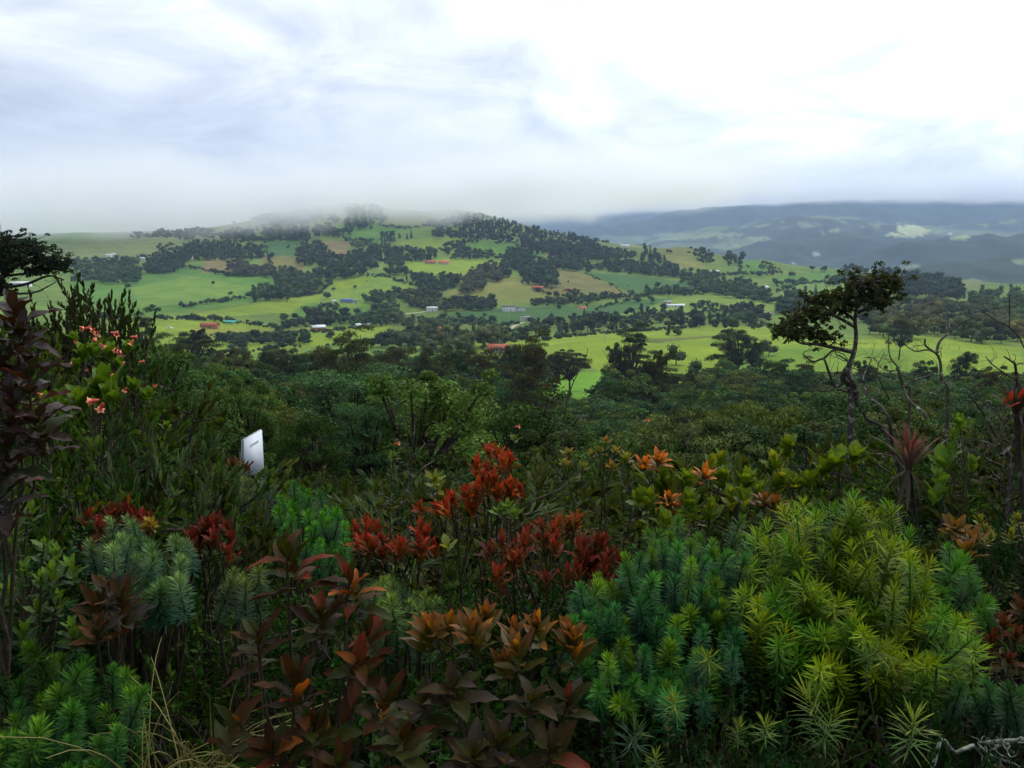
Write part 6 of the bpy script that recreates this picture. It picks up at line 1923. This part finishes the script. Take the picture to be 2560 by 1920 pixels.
drawn_tree('dead_sapling', 'bare pale sapling left of the bright red shrub', 6.0,
           [(Z6([(810, 1060), (820, 900), (870, 800), (905, 690), (900, 580), (885, 500), (880, 460), (770, 400)]), 4.5, 1.2), (Z6([(910, 690), (1000, 600), (1060, 560), (1130, 490), (1200, 370)]), 2.5, 0.8), (Z6([(900, 560), (960, 490), (1000, 440)]), 2, 0.8), (Z6([(890, 640), (800, 610)]), 1.4, 0.6),
            (Z6([(900, 590), (925, 400), (930, 260)]), 1.6, 0.5), (Z6([(880, 470), (870, 330), (850, 260)]), 1.2, 0.5), (Z6([(930, 1050), (900, 900), (940, 800), (1000, 740)]), 3, 1), (Z6([(830, 590), (800, 510)]), 1.2, 0.6)],
           [], 0, None, M_LICHEN, None, twigs=3, twig_len=0.14, cat='sapling', base=(993, 1330, 6.0))
drawn_tree('dead_sapling', 'thin bare sapling reaching into the bright green gap', 12.0,
           [([(1408, 1085), (1412, 1040), (1418, 1000), (1434, 955), (1450, 925), (1463, 908)], 2.6, 1.0), ([(1434, 955), (1430, 935), (1428, 925)], 1.4, 0.8), ([(1412, 1075), (1450, 1045), (1490, 1030), (1500, 1010)], 1.8, 0.7), ([(1450, 925), (1440, 900), (1420, 880)], 1.2, 0.6), ([(1450, 925), (1465, 890), (1470, 870)], 1.2, 0.6)],
           [], 0, None, M_LICHEN, None, twigs=2, twig_len=0.2, cat='sapling', base=(1408, 1120, 12.0))
drawn_tree('dead_sapling', 'pair of thin pale twigs before the forest above the broad-leaved shrub', 5.5,
           [([(1716, 1160), (1714, 1110), (1700, 1060), (1688, 1020), (1683, 1012)], 1.6, 0.7), ([(1716, 1110), (1728, 1080), (1733, 1055), (1733, 1045)], 1.3, 0.6)], [], 0, None, M_LICHEN, None, twigs=2, twig_len=0.08, cat='sapling', base=(1716, 1250, 5.5), depth=1)
drawn_tree('fallen_branch', 'fallen branch furred with pale lichen at the lower right corner', 1.6,
           [([(2330, 1925), (2390, 1882), (2450, 1860), (2540, 1852), (2600, 1858)], 5, 7), ([(2440, 1860), (2480, 1890), (2540, 1912)], 5, 4), ([(2510, 1800), (2500, 1840), (2490, 1870)], 3, 4)],
           [], 0, None, bark_mat('pale_lichen', (0.07, 0.085, 0.06), (0.21, 0.235, 0.185), scale=40, thr=0.47), None, twigs=5, twig_len=0.06, cat='branch')

# grass stalks in the lower left
gb = Buf()
gp = np.array(gpoint(*at(430, 1900, 1.6)[:2]))
tuft = empty('grass_tuft', gp, 'tuft of long dry yellow grass stalks at the lower left', 'grass')
M_GRASS = plain_mat('dry_grass', (0.19, 0.17, 0.05), 0.6, 0.3, 0.3, 20)
for k in range(46):
    x0 = random.uniform(330, 560)
    a_ = np.array(at(x0, 1960, 1.55 + random.gauss(0, 0.06))) - gp
    ln = random.uniform(0.15, 0.42)
    dr = np.array([random.gauss(0.25, 0.45), random.gauss(-0.1, 0.2), 1.0]); dr /= np.linalg.norm(dr)
    t_ = np.linspace(0, 1, 6)[:, None]
    L = a_ + dr * ln * t_ + np.array([dr[0] * 0.5, dr[1], -0.6]) * ln * 0.55 * t_ ** 2.4
    b_ = Buf()
    b_.tube(L, np.linspace(0.0022, 0.0006, 6), 3)
    obj('stalk', b_.mesh('stalk', M_GRASS), tuft)

# tall upright shrubs against the left slope
for px, pyt, Y, wd, lab in [(225, 728, 8.0, 0.6, 'upright leafy shrub standing highest against the left field'), (262, 765, 7.6, 0.6, 'short upright shrub right of the highest one'),
                            (120, 755, 7.5, 0.9, 'leafy shrub below the umbrella-crowned tree')]:
    p_ = at(px, pyt, Y)
    g_ = float(ground(p_.x, p_.y))
    put_shrub('upright', (p_.x, p_.y, g_), p_.z - g_, (p_.z - g_) * wd, lab, col=(0.038, 0.052, 0.016))

# white board among the bushes
pts4 = [np.array(at(611, 1101, 9.7)), np.array(at(655, 1075, 10.3)), np.array(at(661, 1182, 10.3)), np.array(at(613, 1190, 9.7))]
gp = np.array(gpoint(float(pts4[0][0] + pts4[1][0]) / 2, 9.95))
brd = empty('white_board', gp, 'tilted white board standing among the bushes at left', 'sign')
M_WHITE = plain_mat('white_paint', (0.60, 0.65, 0.72), 0.75, 0.2, 0.16, 9)
n4 = np.cross(pts4[1] - pts4[0], pts4[3] - pts4[0]); n4 /= np.linalg.norm(n4)
n4 = n4 if n4[1] > 0 else -n4
v8 = [p4 - gp for p4 in pts4] + [p4 + n4 * 0.04 - gp for p4 in pts4]
obj('panel', mesh('panel', np.array(v8), np.array([(0, 3, 2, 1), (4, 5, 6, 7), (0, 1, 5, 4), (1, 2, 6, 5), (2, 3, 7, 6), (3, 0, 4, 7)]), M_WHITE), brd)
uu, vv_ = pts4[1] - pts4[0], pts4[3] - pts4[0]
q4 = [pts4[0] + uu * a_ + vv_ * b_ - n4 * 0.005 - gp for a_, b_ in ((0.25, 0.22), (0.75, 0.22), (0.75, 0.52), (0.25, 0.52))]
obj('printed_area', mesh('printed_area', np.array(q4), np.array([(0, 3, 2, 1)]), plain_mat('faded_print', (0.46, 0.50, 0.56), 0.8, 0.1, 0.35, 22)), brd)
edge_m = plain_mat('board_edge', (0.30, 0.31, 0.32), 0.6, 0.3, 0.1, 8)
for a_, b_ in ((0, 1), (1, 2), (2, 3), (3, 0)):
    eb = Buf()
    eb.tube([pts4[a_] + n4 * 0.02 - gp, pts4[b_] + n4 * 0.02 - gp], [0.013, 0.013], 4)
    obj('rim', eb.mesh('rim', edge_m), brd)
for f_ in (0.15, 0.85):
    tp_ = pts4[3] * (1 - f_) + pts4[2] * f_ + n4 * 0.07
    eb = Buf()
    gz = float(ground(tp_[0], tp_[1]))
    eb.tube([np.array([tp_[0], tp_[1], gz - 0.2]) - gp, tp_ + np.array([0, 0, 0.3]) - gp], [0.03, 0.03], 6)
    obj('post', eb.mesh('post', edge_m), brd)

# ------------------------------------------------------------------ air: haze and the low cloud
def box_mesh(name, x0, x1, y0, y1, z0, z1, mat):
    v = [(x, y, z) for x in (x0, x1) for y in (y0, y1) for z in (z0, z1)]
    q = [(0, 1, 3, 2), (4, 6, 7, 5), (0, 4, 5, 1), (2, 3, 7, 6), (0, 2, 6, 4), (1, 5, 7, 3)]
    return mesh(name, np.array(v, float), np.array(q), mat)


m, t = new_mat('haze_air')
pv = nd(t, 'ShaderNodeVolumePrincipled', ins={'Color': (0.50, 0.67, 1.0, 1), 'Density': 0.00009, 'Anisotropy': 0.2})
om = nd(t, 'ShaderNodeOutputMaterial')
lk(t, pv.outputs[0], om.inputs['Volume'])
hz = obj('haze', box_mesh('haze', -17000, 17000, -16500, 17000, float(GZ.min()) - 5, float(GZ.max()) + 10, m))
tag(hz, 'pale blue haze filling the air of the valley', 'haze', kind='stuff')


def cloud_mat(name, base_z, soft, dens, nscale, stretch, erode, seed, step, top_z, top_soft, side=None):
    """ragged cloud: density grows upward from an uneven base; world coordinates"""
    m, t = new_mat(name)
    g_ = nd(t, 'ShaderNodeNewGeometry')
    sp = nd(t, 'ShaderNodeSeparateXYZ')
    lk(t, g_.outputs['Position'], sp.inputs[0])
    mp = nd(t, 'ShaderNodeMapping', ins={'Location': (seed, seed * 0.7, 0), 'Scale': stretch})
    lk(t, g_.outputs['Position'], mp.inputs[0])
    n = nd(t, 'ShaderNodeTexNoise', ins={'Scale': nscale, 'Detail': 3.0, 'Roughness': 0.55, 'Distortion': 0.3})
    lk(t, mp.outputs[0], n.inputs['Vector'])
    zz_ = math_node(t, 'ADD', sp.outputs[2], math_node(t, 'MULTIPLY_ADD', n.outputs['Fac'], erode, -0.5 * erode))
    if side is not None:             # the base climbs along +x
        zz_ = math_node(t, 'SUBTRACT', zz_, math_node(t, 'MULTIPLY', math_node(t, 'MAXIMUM', math_node(t, 'SUBTRACT', sp.outputs[0], side[0]), 0.0), side[1]))
    up = nd(t, 'ShaderNodeMapRange', interpolation_type='SMOOTHSTEP', ins={'From Min': base_z, 'From Max': base_z + soft, 'To Min': 0.0, 'To Max': 1.0})
    lk(t, zz_, up.inputs['Value'])
    dn = nd(t, 'ShaderNodeMapRange', interpolation_type='SMOOTHSTEP', ins={'From Min': top_z - top_soft, 'From Max': top_z, 'To Min': 1.0, 'To Max': 0.0})
    lk(t, sp.outputs[2], dn.inputs['Value'])
    d = math_node(t, 'MULTIPLY', math_node(t, 'MULTIPLY', up.outputs[0], dn.outputs[0]), dens)
    d = math_node(t, 'MULTIPLY', d, math_node(t, 'MULTIPLY_ADD', math_node(t, 'MULTIPLY_ADD', n.outputs['Fac'], 3.4, -1.25, clamp=True), 1.4, 0.15))
    pv = nd(t, 'ShaderNodeVolumePrincipled', ins={'Color': (0.965, 0.978, 1.0, 1), 'Anisotropy': 0.55})
    lk(t, d, pv.inputs['Density'])
    om = nd(t, 'ShaderNodeOutputMaterial')
    lk(t, pv.outputs[0], om.inputs['Volume'])
    m.cycles.volume_step_rate = step
    return m


mc = cloud_mat('hill_cloud', ZC - 44, 74, 0.0085, 0.0042, (1, 0.6, 1.5), 100, 11.0, 0.4, ZC + 215, 140, side=(-1150, 0.066))
lc = obj('low_cloud', box_mesh('low_cloud', -2600, 500, 1430, 2350, ZC - 60, ZC + 215, mc))
tag(lc, 'grey cloud lying on the top of the hill', 'cloud', kind='stuff')
mc = cloud_mat('far_cloud', ZC + 275, 110, 0.0042, 0.0012, (1, 0.6, 2.5), 200, 3.0, 0.5, ZC + 620, 260)
lc = obj('low_cloud', box_mesh('far_low_cloud', -9500, 11500, 6300, 12500, ZC + 160, ZC + 620, mc))
tag(lc, 'white cloud hiding the tops of the far mountains', 'cloud', kind='stuff')

# ------------------------------------------------------------------ houses, sheds, poles and tracks of the valley
def wall_mat(name, col):
    return plain_mat(name, col, 0.9, 0.15, 0.18, 0.8)


def roof_mat(name, col, ridged=6.0):
    m, t = new_mat(name)
    tcn = nd(t, 'ShaderNodeTexCoord')
    w = nd(t, 'ShaderNodeTexWave', wave_type='BANDS', bands_direction='X', ins={'Scale': ridged * 0.3, 'Distortion': 0.4})
    n = nd(t, 'ShaderNodeTexNoise', ins={'Scale': 1.2, 'Detail': 5.0})
    lk(t, tcn.outputs['Object'], w.inputs['Vector'])
    lk(t, tcn.outputs['Object'], n.inputs['Vector'])
    c = mix_col(t, n.outputs['Fac'], tuple(v * 0.62 for v in col), tuple(min(1, v * 1.25) for v in col))
    p = nd(t, 'ShaderNodeBsdfPrincipled', ins={'Roughness': 0.8, 'Specular IOR Level': 0.2})
    lk(t, c, p.inputs['Base Color'])
    b = nd(t, 'ShaderNodeBump', ins={'Strength': 0.5, 'Distance': 0.08})
    lk(t, w.outputs['Fac'], b.inputs['Height'])
    lk(t, b.outputs[0], p.inputs['Normal'])
    out_surface(t, p.outputs[0])
    return m


WM = {'white': wall_mat('white_wall', (0.74, 0.75, 0.74)), 'cream': wall_mat('cream_wall', (0.58, 0.52, 0.38)), 'brick': wall_mat('brick_wall', (0.42, 0.17, 0.09)), 'grey': wall_mat('grey_wall', (0.32, 0.32, 0.31)), 'pink': wall_mat('pink_wall', (0.5, 0.3, 0.24))}
RM = {'red': roof_mat('red_tile_roof', (0.38, 0.10, 0.055)), 'white': roof_mat('white_metal_roof', (0.70, 0.72, 0.74)), 'dark': roof_mat('dark_roof', (0.10, 0.11, 0.11)), 'blue': roof_mat('blue_roof', (0.05, 0.11, 0.42)),
      'teal': roof_mat('turquoise_roof', (0.08, 0.45, 0.36)), 'orange': roof_mat('orange_tile_roof', (0.55, 0.15, 0.06)), 'grey': roof_mat('grey_roof', (0.30, 0.33, 0.35)), 'green': roof_mat('dull_green_roof', (0.12, 0.2, 0.14))}
M_GLASS = plain_mat('window_glass', (0.03, 0.04, 0.05), 0.15, 0.5, 0.1, 1)
M_DOOR = plain_mat('door_wood', (0.10, 0.06, 0.04), 0.7, 0.2, 0.2, 3)


def box_buf(x0, x1, y0, y1, z0, z1):
    b_ = Buf()
    b_.add([(x, y, z) for x in (x0, x1) for y in (y0, y1) for z in (z0, z1)], q=[(0, 1, 3, 2), (4, 6, 7, 5), (0, 4, 5, 1), (2, 3, 7, 6), (0, 2, 6, 4), (1, 5, 7, 3)])
    return b_


def house(label, px, py, w, d, h, wall, roof, rise=1.6, yaw=0.0, cat='house', name='farm_house', wing=None, open_sides=False):
    """walls with plinth below ground, a gabled roof with eaves, windows and a door on the side that faces the viewer"""
    gpt = on_ground([px], [py])[0]
    if np.isnan(gpt[0]):
        return
    root = empty(name, gpt, label, cat)
    root.rotation_euler[2] = yaw
    parts = [(0.0, 0.0, w, d, h, rise)]
    if wing:
        parts.append(wing)
    for (ox, oy, w_, d_, h_, r_) in parts:
        b_ = Buf()
        x0, x1, y0, y1 = ox - w_ / 2, ox + w_ / 2, oy - d_ / 2, oy + d_ / 2
        if not open_sides:
            V_ = [(x0, y0, -2), (x1, y0, -2), (x1, y1, -2), (x0, y1, -2), (x0, y0, h_), (x1, y0, h_), (x1, y1, h_), (x0, y1, h_), (x0, oy, h_ + r_ * 0.96), (x1, oy, h_ + r_ * 0.96)]
            b_.add(V_, t=[(4, 8, 7), (5, 6, 9)], q=[(0, 4, 5, 1), (2, 6, 7, 3), (0, 3, 7, 4), (1, 5, 6, 2)])
            obj('wall', b_.mesh('wall', WM[wall]), root)
        else:
            for xx in (x0 + 0.2, ox, x1 - 0.2):
                for yy in (y0 + 0.2, y1 - 0.2):
                    pb = Buf()
                    pb.tube([(xx, yy, -1.5), (xx, yy, h_)], [0.12, 0.12], 6)
                    obj('post', pb.mesh('post', WM['grey']), root)
        e = 0.5
        rb = Buf()
        k = r_ / (d_ / 2)
        t_ = 0.14
        V_ = []
        for zz_ in (0.02, t_):
            V_ += [(x0 - e, y0 - e, h_ - e * k + zz_), (x1 + e, y0 - e, h_ - e * k + zz_), (x0 - e, oy, h_ + r_ + zz_), (x1 + e, oy, h_ + r_ + zz_), (x0 - e, y1 + e, h_ - e * k + zz_), (x1 + e, y1 + e, h_ - e * k + zz_)]
        rb.add(V_, q=[(6, 7, 9, 8), (8, 9, 11, 10), (0, 2, 3, 1), (2, 4, 5, 3), (0, 1, 7, 6), (4, 10, 11, 5), (0, 6, 8, 2), (2, 8, 10, 4), (1, 3, 9, 7), (3, 5, 11, 9)])
        obj('roof', rb.mesh('roof', RM[roof]), root)
        if not open_sides:
            n = max(2, int(w_ / 3.2))
            for i in range(n):
                cx = x0 + (i + 0.5) * w_ / n
                if i == n // 2 and ox == 0:
                    obj('door', box_buf(cx - 0.5, cx + 0.5, y0 - 0.06, y0 - 0.005, 0.0, 2.05).mesh('door', M_DOOR), root)
                else:
                    wd = obj('window', box_buf(cx - 0.62, cx + 0.62, y0 - 0.05, y0 - 0.005, 0.95, 2.05).mesh('window', WM['white']), root)
                    obj('pane', box_buf(cx - 0.52, cx + 0.52, y0 - 0.08, y0 - 0.052, 1.05, 1.95).mesh('pane', M_GLASS), wd)
    return root


house('long white farmhouse with a lower wing in the middle of the valley', 1272, 778, 14, 8, 5.0, 'white', 'dark', 1.0, 0.1, wing=(12.5, -0.5, 10, 6, 3.6, 0.7))
house('small white house left of the long white farmhouse', 1080, 778, 11, 6, 3.6, 'white', 'white', 1.0, 0.25)
house('long low house with a red tiled roof beside the near meadow', 1246, 880, 12, 7, 2.6, 'white', 'red', 2.2, -0.1)
house('brick house with a white roof at the near field', 796, 826, 10, 8, 3.0, 'brick', 'white', 1.4, 0.45)
house('left building of the red-roofed farm on the hill', 1076, 660, 15, 7, 2.8, 'pink', 'red', 2.2, 0.1, name='farm_building')
house('right building of the red-roofed farm on the hill', 1110, 661, 15, 7, 3.0, 'cream', 'orange', 2.4, 0.0, name='farm_building')
house('small house with a bright orange roof high on the slope', 1375, 643, 10, 6, 2.6, 'white', 'orange', 2.0, -0.2)
house('red-roofed house under the steep wood', 1345, 724, 14, 7, 2.8, 'pink', 'red', 2.2, -0.25)
house('dark red hut right of the red-roofed house under the steep wood', 1424, 727, 6, 4.5, 2.2, 'pink', 'red', 1.4, 0.0)
house('shed with a bright blue roof in the yellow-green field', 867, 756, 13, 7, 2.6, 'grey', 'blue', 1.2, 0.05, cat='shed', name='shed')
house('tiny pale shed left of the blue-roofed one', 835, 757, 4, 3, 2.0, 'white', 'white', 0.6, 0.2, cat='shed', name='shed')
house('small green-roofed hut right of the blue-roofed shed', 888, 758, 6, 4.5, 2.2, 'white', 'green', 1.8, 0.0, cat='hut', name='hut')
house('open shelter with a turquoise roof at left', 578, 812, 9, 5, 2.6, 'white', 'teal', 0.9, -0.1, cat='shelter', name='shelter', open_sides=True)
house('low brown-red house left of the turquoise shelter', 525, 820, 13, 6, 2.6, 'brick', 'red', 1.4, -0.15)
house('cottage with a steep red roof and white wall among the trees', 1099, 834, 7, 6, 3.0, 'white', 'orange', 2.4, 0.6)
house('pale hut beside the steep-roofed cottage', 1070, 838, 4, 4, 2.2, 'white', 'grey', 1.4, 0.9, cat='hut', name='hut')
house('white pointed tent-like hut left of the green belt', 896, 820, 5, 5, 1.8, 'white', 'white', 2.2, 0.7, cat='hut', name='hut')
house('grey pointed hut right of the white tent-like one', 916, 819, 5, 4, 1.8, 'grey', 'grey', 2.0, 0.4, cat='hut', name='hut')
house('long pale greenhouse roof in the valley', 1684, 768, 22, 8, 2.4, 'white', 'white', 1.0, -0.1, cat='greenhouse', name='greenhouse')
house('short grey shed behind the greenhouse', 1668, 760, 8, 5, 2.6, 'cream', 'grey', 1.2, 0.1, cat='shed', name='shed')
house('white cabin right of the greenhouse', 1703, 767, 6, 4, 2.4, 'white', 'white', 0.8, 0.1, cat='cabin', name='cabin')
house('little tan hut in the green strip', 1455, 774, 8, 5, 2.4, 'cream', 'orange', 1.0, 0.2, cat='hut', name='hut')
house('cream ruined building left above the hedge row', 1313, 800, 10, 5, 3.2, 'cream', 'grey', 0.6, 0.3)
house('pale red-roofed house on the spur', 1760, 684, 13, 6, 2.8, 'cream', 'orange', 1.6, 0.0)
house('white-roofed shed beside the house on the spur', 1786, 682, 13, 6, 2.6, 'cream', 'white', 1.2, -0.1, cat='shed', name='shed')
house('white house on the skyline right of the hill forest', 1562, 618, 16, 8, 3.4, 'white', 'white', 1.6, 0.0)
house('left of two white huts on the misty slope', 272, 642, 8, 6, 3, 'white', 'white', 1.2, 0.0, cat='hut', name='hut')
house('right of two white huts on the misty slope', 284, 641, 6, 5, 3, 'white', 'white', 1.0, 0.2, cat='hut', name='hut')
house('single white hut on the misty slope', 357, 649, 6, 5, 3, 'white', 'white', 1.0, 0.0, cat='hut', name='hut')
house('white hut at the dark wood on the left slope', 474, 649, 10, 6, 3, 'white', 'white', 1.0, 0.1, cat='hut', name='hut')
house('white-walled hut by the bend of the valley track', 1913, 724, 6, 5, 3, 'white', 'white', 1.4, 0.4, cat='hut', name='hut')
house('white cabin at the end of the pale track', 1952, 778, 7, 5, 2.6, 'white', 'white', 0.8, 0.1, cat='cabin', name='cabin')
house('long white shed behind the umbrella-crowned tree', 52, 716, 22, 8, 4, 'white', 'white', 1.6, 0.1, cat='shed', name='shed')
house('small white house far away on the distant ridge', 2374, 590, 24, 16, 10, 'white', 'white', 4, 0.0)


def car(label, px, py, col, yaw):
    gpt = on_ground([px], [py])[0]
    root = empty('parked_car', gpt, label, 'car')
    root.rotation_euler[2] = yaw
    prof = [(-2.1, 0.45), (-2.1, 0.95), (-1.3, 1.05), (-0.8, 1.55), (0.9, 1.58), (1.6, 1.0), (2.1, 0.9), (2.15, 0.45)]
    b_ = Buf()
    n = len(prof)
    V_ = [(x, -0.85 if z < 1.2 else -0.7, z) for x, z in prof] + [(x, 0.85 if z < 1.2 else 0.7, z) for x, z in prof]
    b_.add(V_, q=[(i, (i + 1) % n, n + (i + 1) % n, n + i) for i in range(n)])
    c = Buf()
    me_ = bpy.data.meshes.new('body')
    me_.from_pydata([tuple(v) for v in V_], [], [(i, n + i, n + (i + 1) % n, (i + 1) % n) for i in range(n)] + [tuple(range(n)), tuple(range(2 * n - 1, n - 1, -1))])
    me_.materials.append(plain_mat('car_paint', col, 0.3, 0.5, 0.05, 1))
    obj('body', me_, root)
    for sy in (-1, 1):
        obj('window', box_buf(-0.75, 0.85, sy * 0.80 - 0.02, sy * 0.80 + 0.02, 1.08, 1.45).mesh('window', M_GLASS), root)
        for sx in (-1.3, 1.35):
            wb = Buf()
            wb.tube([(sx, sy * 0.72, 0.33), (sx, sy * 0.9, 0.33)], [0.33, 0.33], 10)
            obj('wheel', wb.mesh('wheel', RM['dark']), root)


car('white and pale blue car beside the long red-roofed house', 1216, 884, (0.62, 0.70, 0.76), 0.3)
car('white car parked at the left behind the open-crowned tree', 424, 822, (0.75, 0.75, 0.75), 0.1)

M_POLE = plain_mat('pole_concrete', (0.40, 0.40, 0.38), 0.9, 0.1, 0.1, 1)
for px, py, lab in [(1787, 815, 'pale utility pole standing before the dark hedge row'), (1512, 858, 'thin utility pole in the near meadow'), (1192, 818, 'utility pole behind the yellow field strip'), (1038, 820, 'utility pole in the green belt'),
                    (1122, 822, 'utility pole right of the steep-roofed cottage'), (1249, 892, 'tall utility pole in front of the long red-roofed house'), (834, 812, 'utility pole behind the brick house'), (1272, 804, 'utility pole beside the cream ruin')]:
    gpt = on_ground([px], [py])[0]
    root = empty('utility_pole', gpt, lab, 'pole')
    b_ = Buf()
    b_.tube([(0, 0, -1), (0, 0, 10)], [0.2, 0.13], 7)
    obj('shaft', b_.mesh('shaft', M_POLE), root)
    obj('crossarm', box_buf(-0.9, 0.9, -0.16, -0.02, 9.3, 9.45).mesh('crossarm', M_DOOR), root)

# pale tracks and field ditches
M_TRACK = plain_mat('pale_track', (0.42, 0.38, 0.29), 0.95, 0.1, 0.2, 0.5)


def track(pix, width, name='path'):
    G = on_ground([q[0] for q in pix], [q[1] for q in pix])
    L = smooth_line(G, 8)
    d_ = unit(np.gradient(L[:, :2], axis=0))
    n_ = np.stack([-d_[:, 1], d_[:, 0]], -1)
    V_ = []
    for s in (-1, -0.33, 0.33, 1):
        xy = L[:, :2] + n_ * s * width / 2
        V_.append(np.column_stack([xy, ground(xy[:, 0], xy[:, 1]) + 0.25]))
    V_ = np.stack(V_, 1).reshape(-1, 3)
    q = [(4 * i + j, 4 * i + j + 1, 4 * i + 4 + j + 1, 4 * i + 4 + j) for i in range(len(L) - 1) for j in range(3)]
    o = obj(name, mesh(name, V_, np.array(q), M_TRACK))
    tag(o, kind='structure')


track([(1268, 826), (1282, 818), (1296, 811), (1310, 806)], 4.0)
track([(1900, 780), (1915, 781), (1932, 784), (1945, 782)], 4.5)
track([(1080, 778), (1040, 781), (1000, 786)], 3.0)

# a wire fence's posts across the right-hand meadow
for k in range(14):
    px = 2060 + k * 26
    py = 868 - 9 * math.sin(k / 13 * math.pi) + k * 0.5
    gpt = on_ground([px], [py])[0]
    b_ = Buf()
    b_.tube([(0, 0, -0.4), (0.02, 0, 1.5)], [0.09, 0.08], 6)
    b_.tube([(0.02, 0, 1.5), (0.02, 0, 1.54)], [0.08, 0.02], 6)
    o = obj('fence_post', b_.mesh('fence_post', M_DOOR), loc=gpt)
    tag(o, 'weathered fence post at the far edge of the right-hand meadow', 'post', 'fence posts of the right-hand meadow')


# ------------------------------------------------------------------ labels: tell small groups of look-alikes apart by their order across the view
by_label = {}
for o in C.objects:
    if o.parent is None and o.get('label'):
        by_label.setdefault(o['label'], []).append(o)
ORD = ['second', 'third', 'fourth', 'fifth', 'sixth', 'seventh', 'eighth', 'ninth', 'tenth', 'eleventh', 'twelfth', 'thirteenth', 'fourteenth']
for lab, L in by_label.items():
    if 1 < len(L) <= 16:
        L.sort(key=lambda o: float(to_px(o.location)[0]))
        for i, o in enumerate(L):
            if len(lab.split()) > 13:
                lab = lab.replace('rounded ', '').replace('farther down the slope', 'farther down')
            o['label'] = lab + (', leftmost' if i == 0 else ', rightmost' if i == len(L) - 1 else f', {ORD[i - 1]} from left')
            if 'group' not in o:
                o['group'] = lab
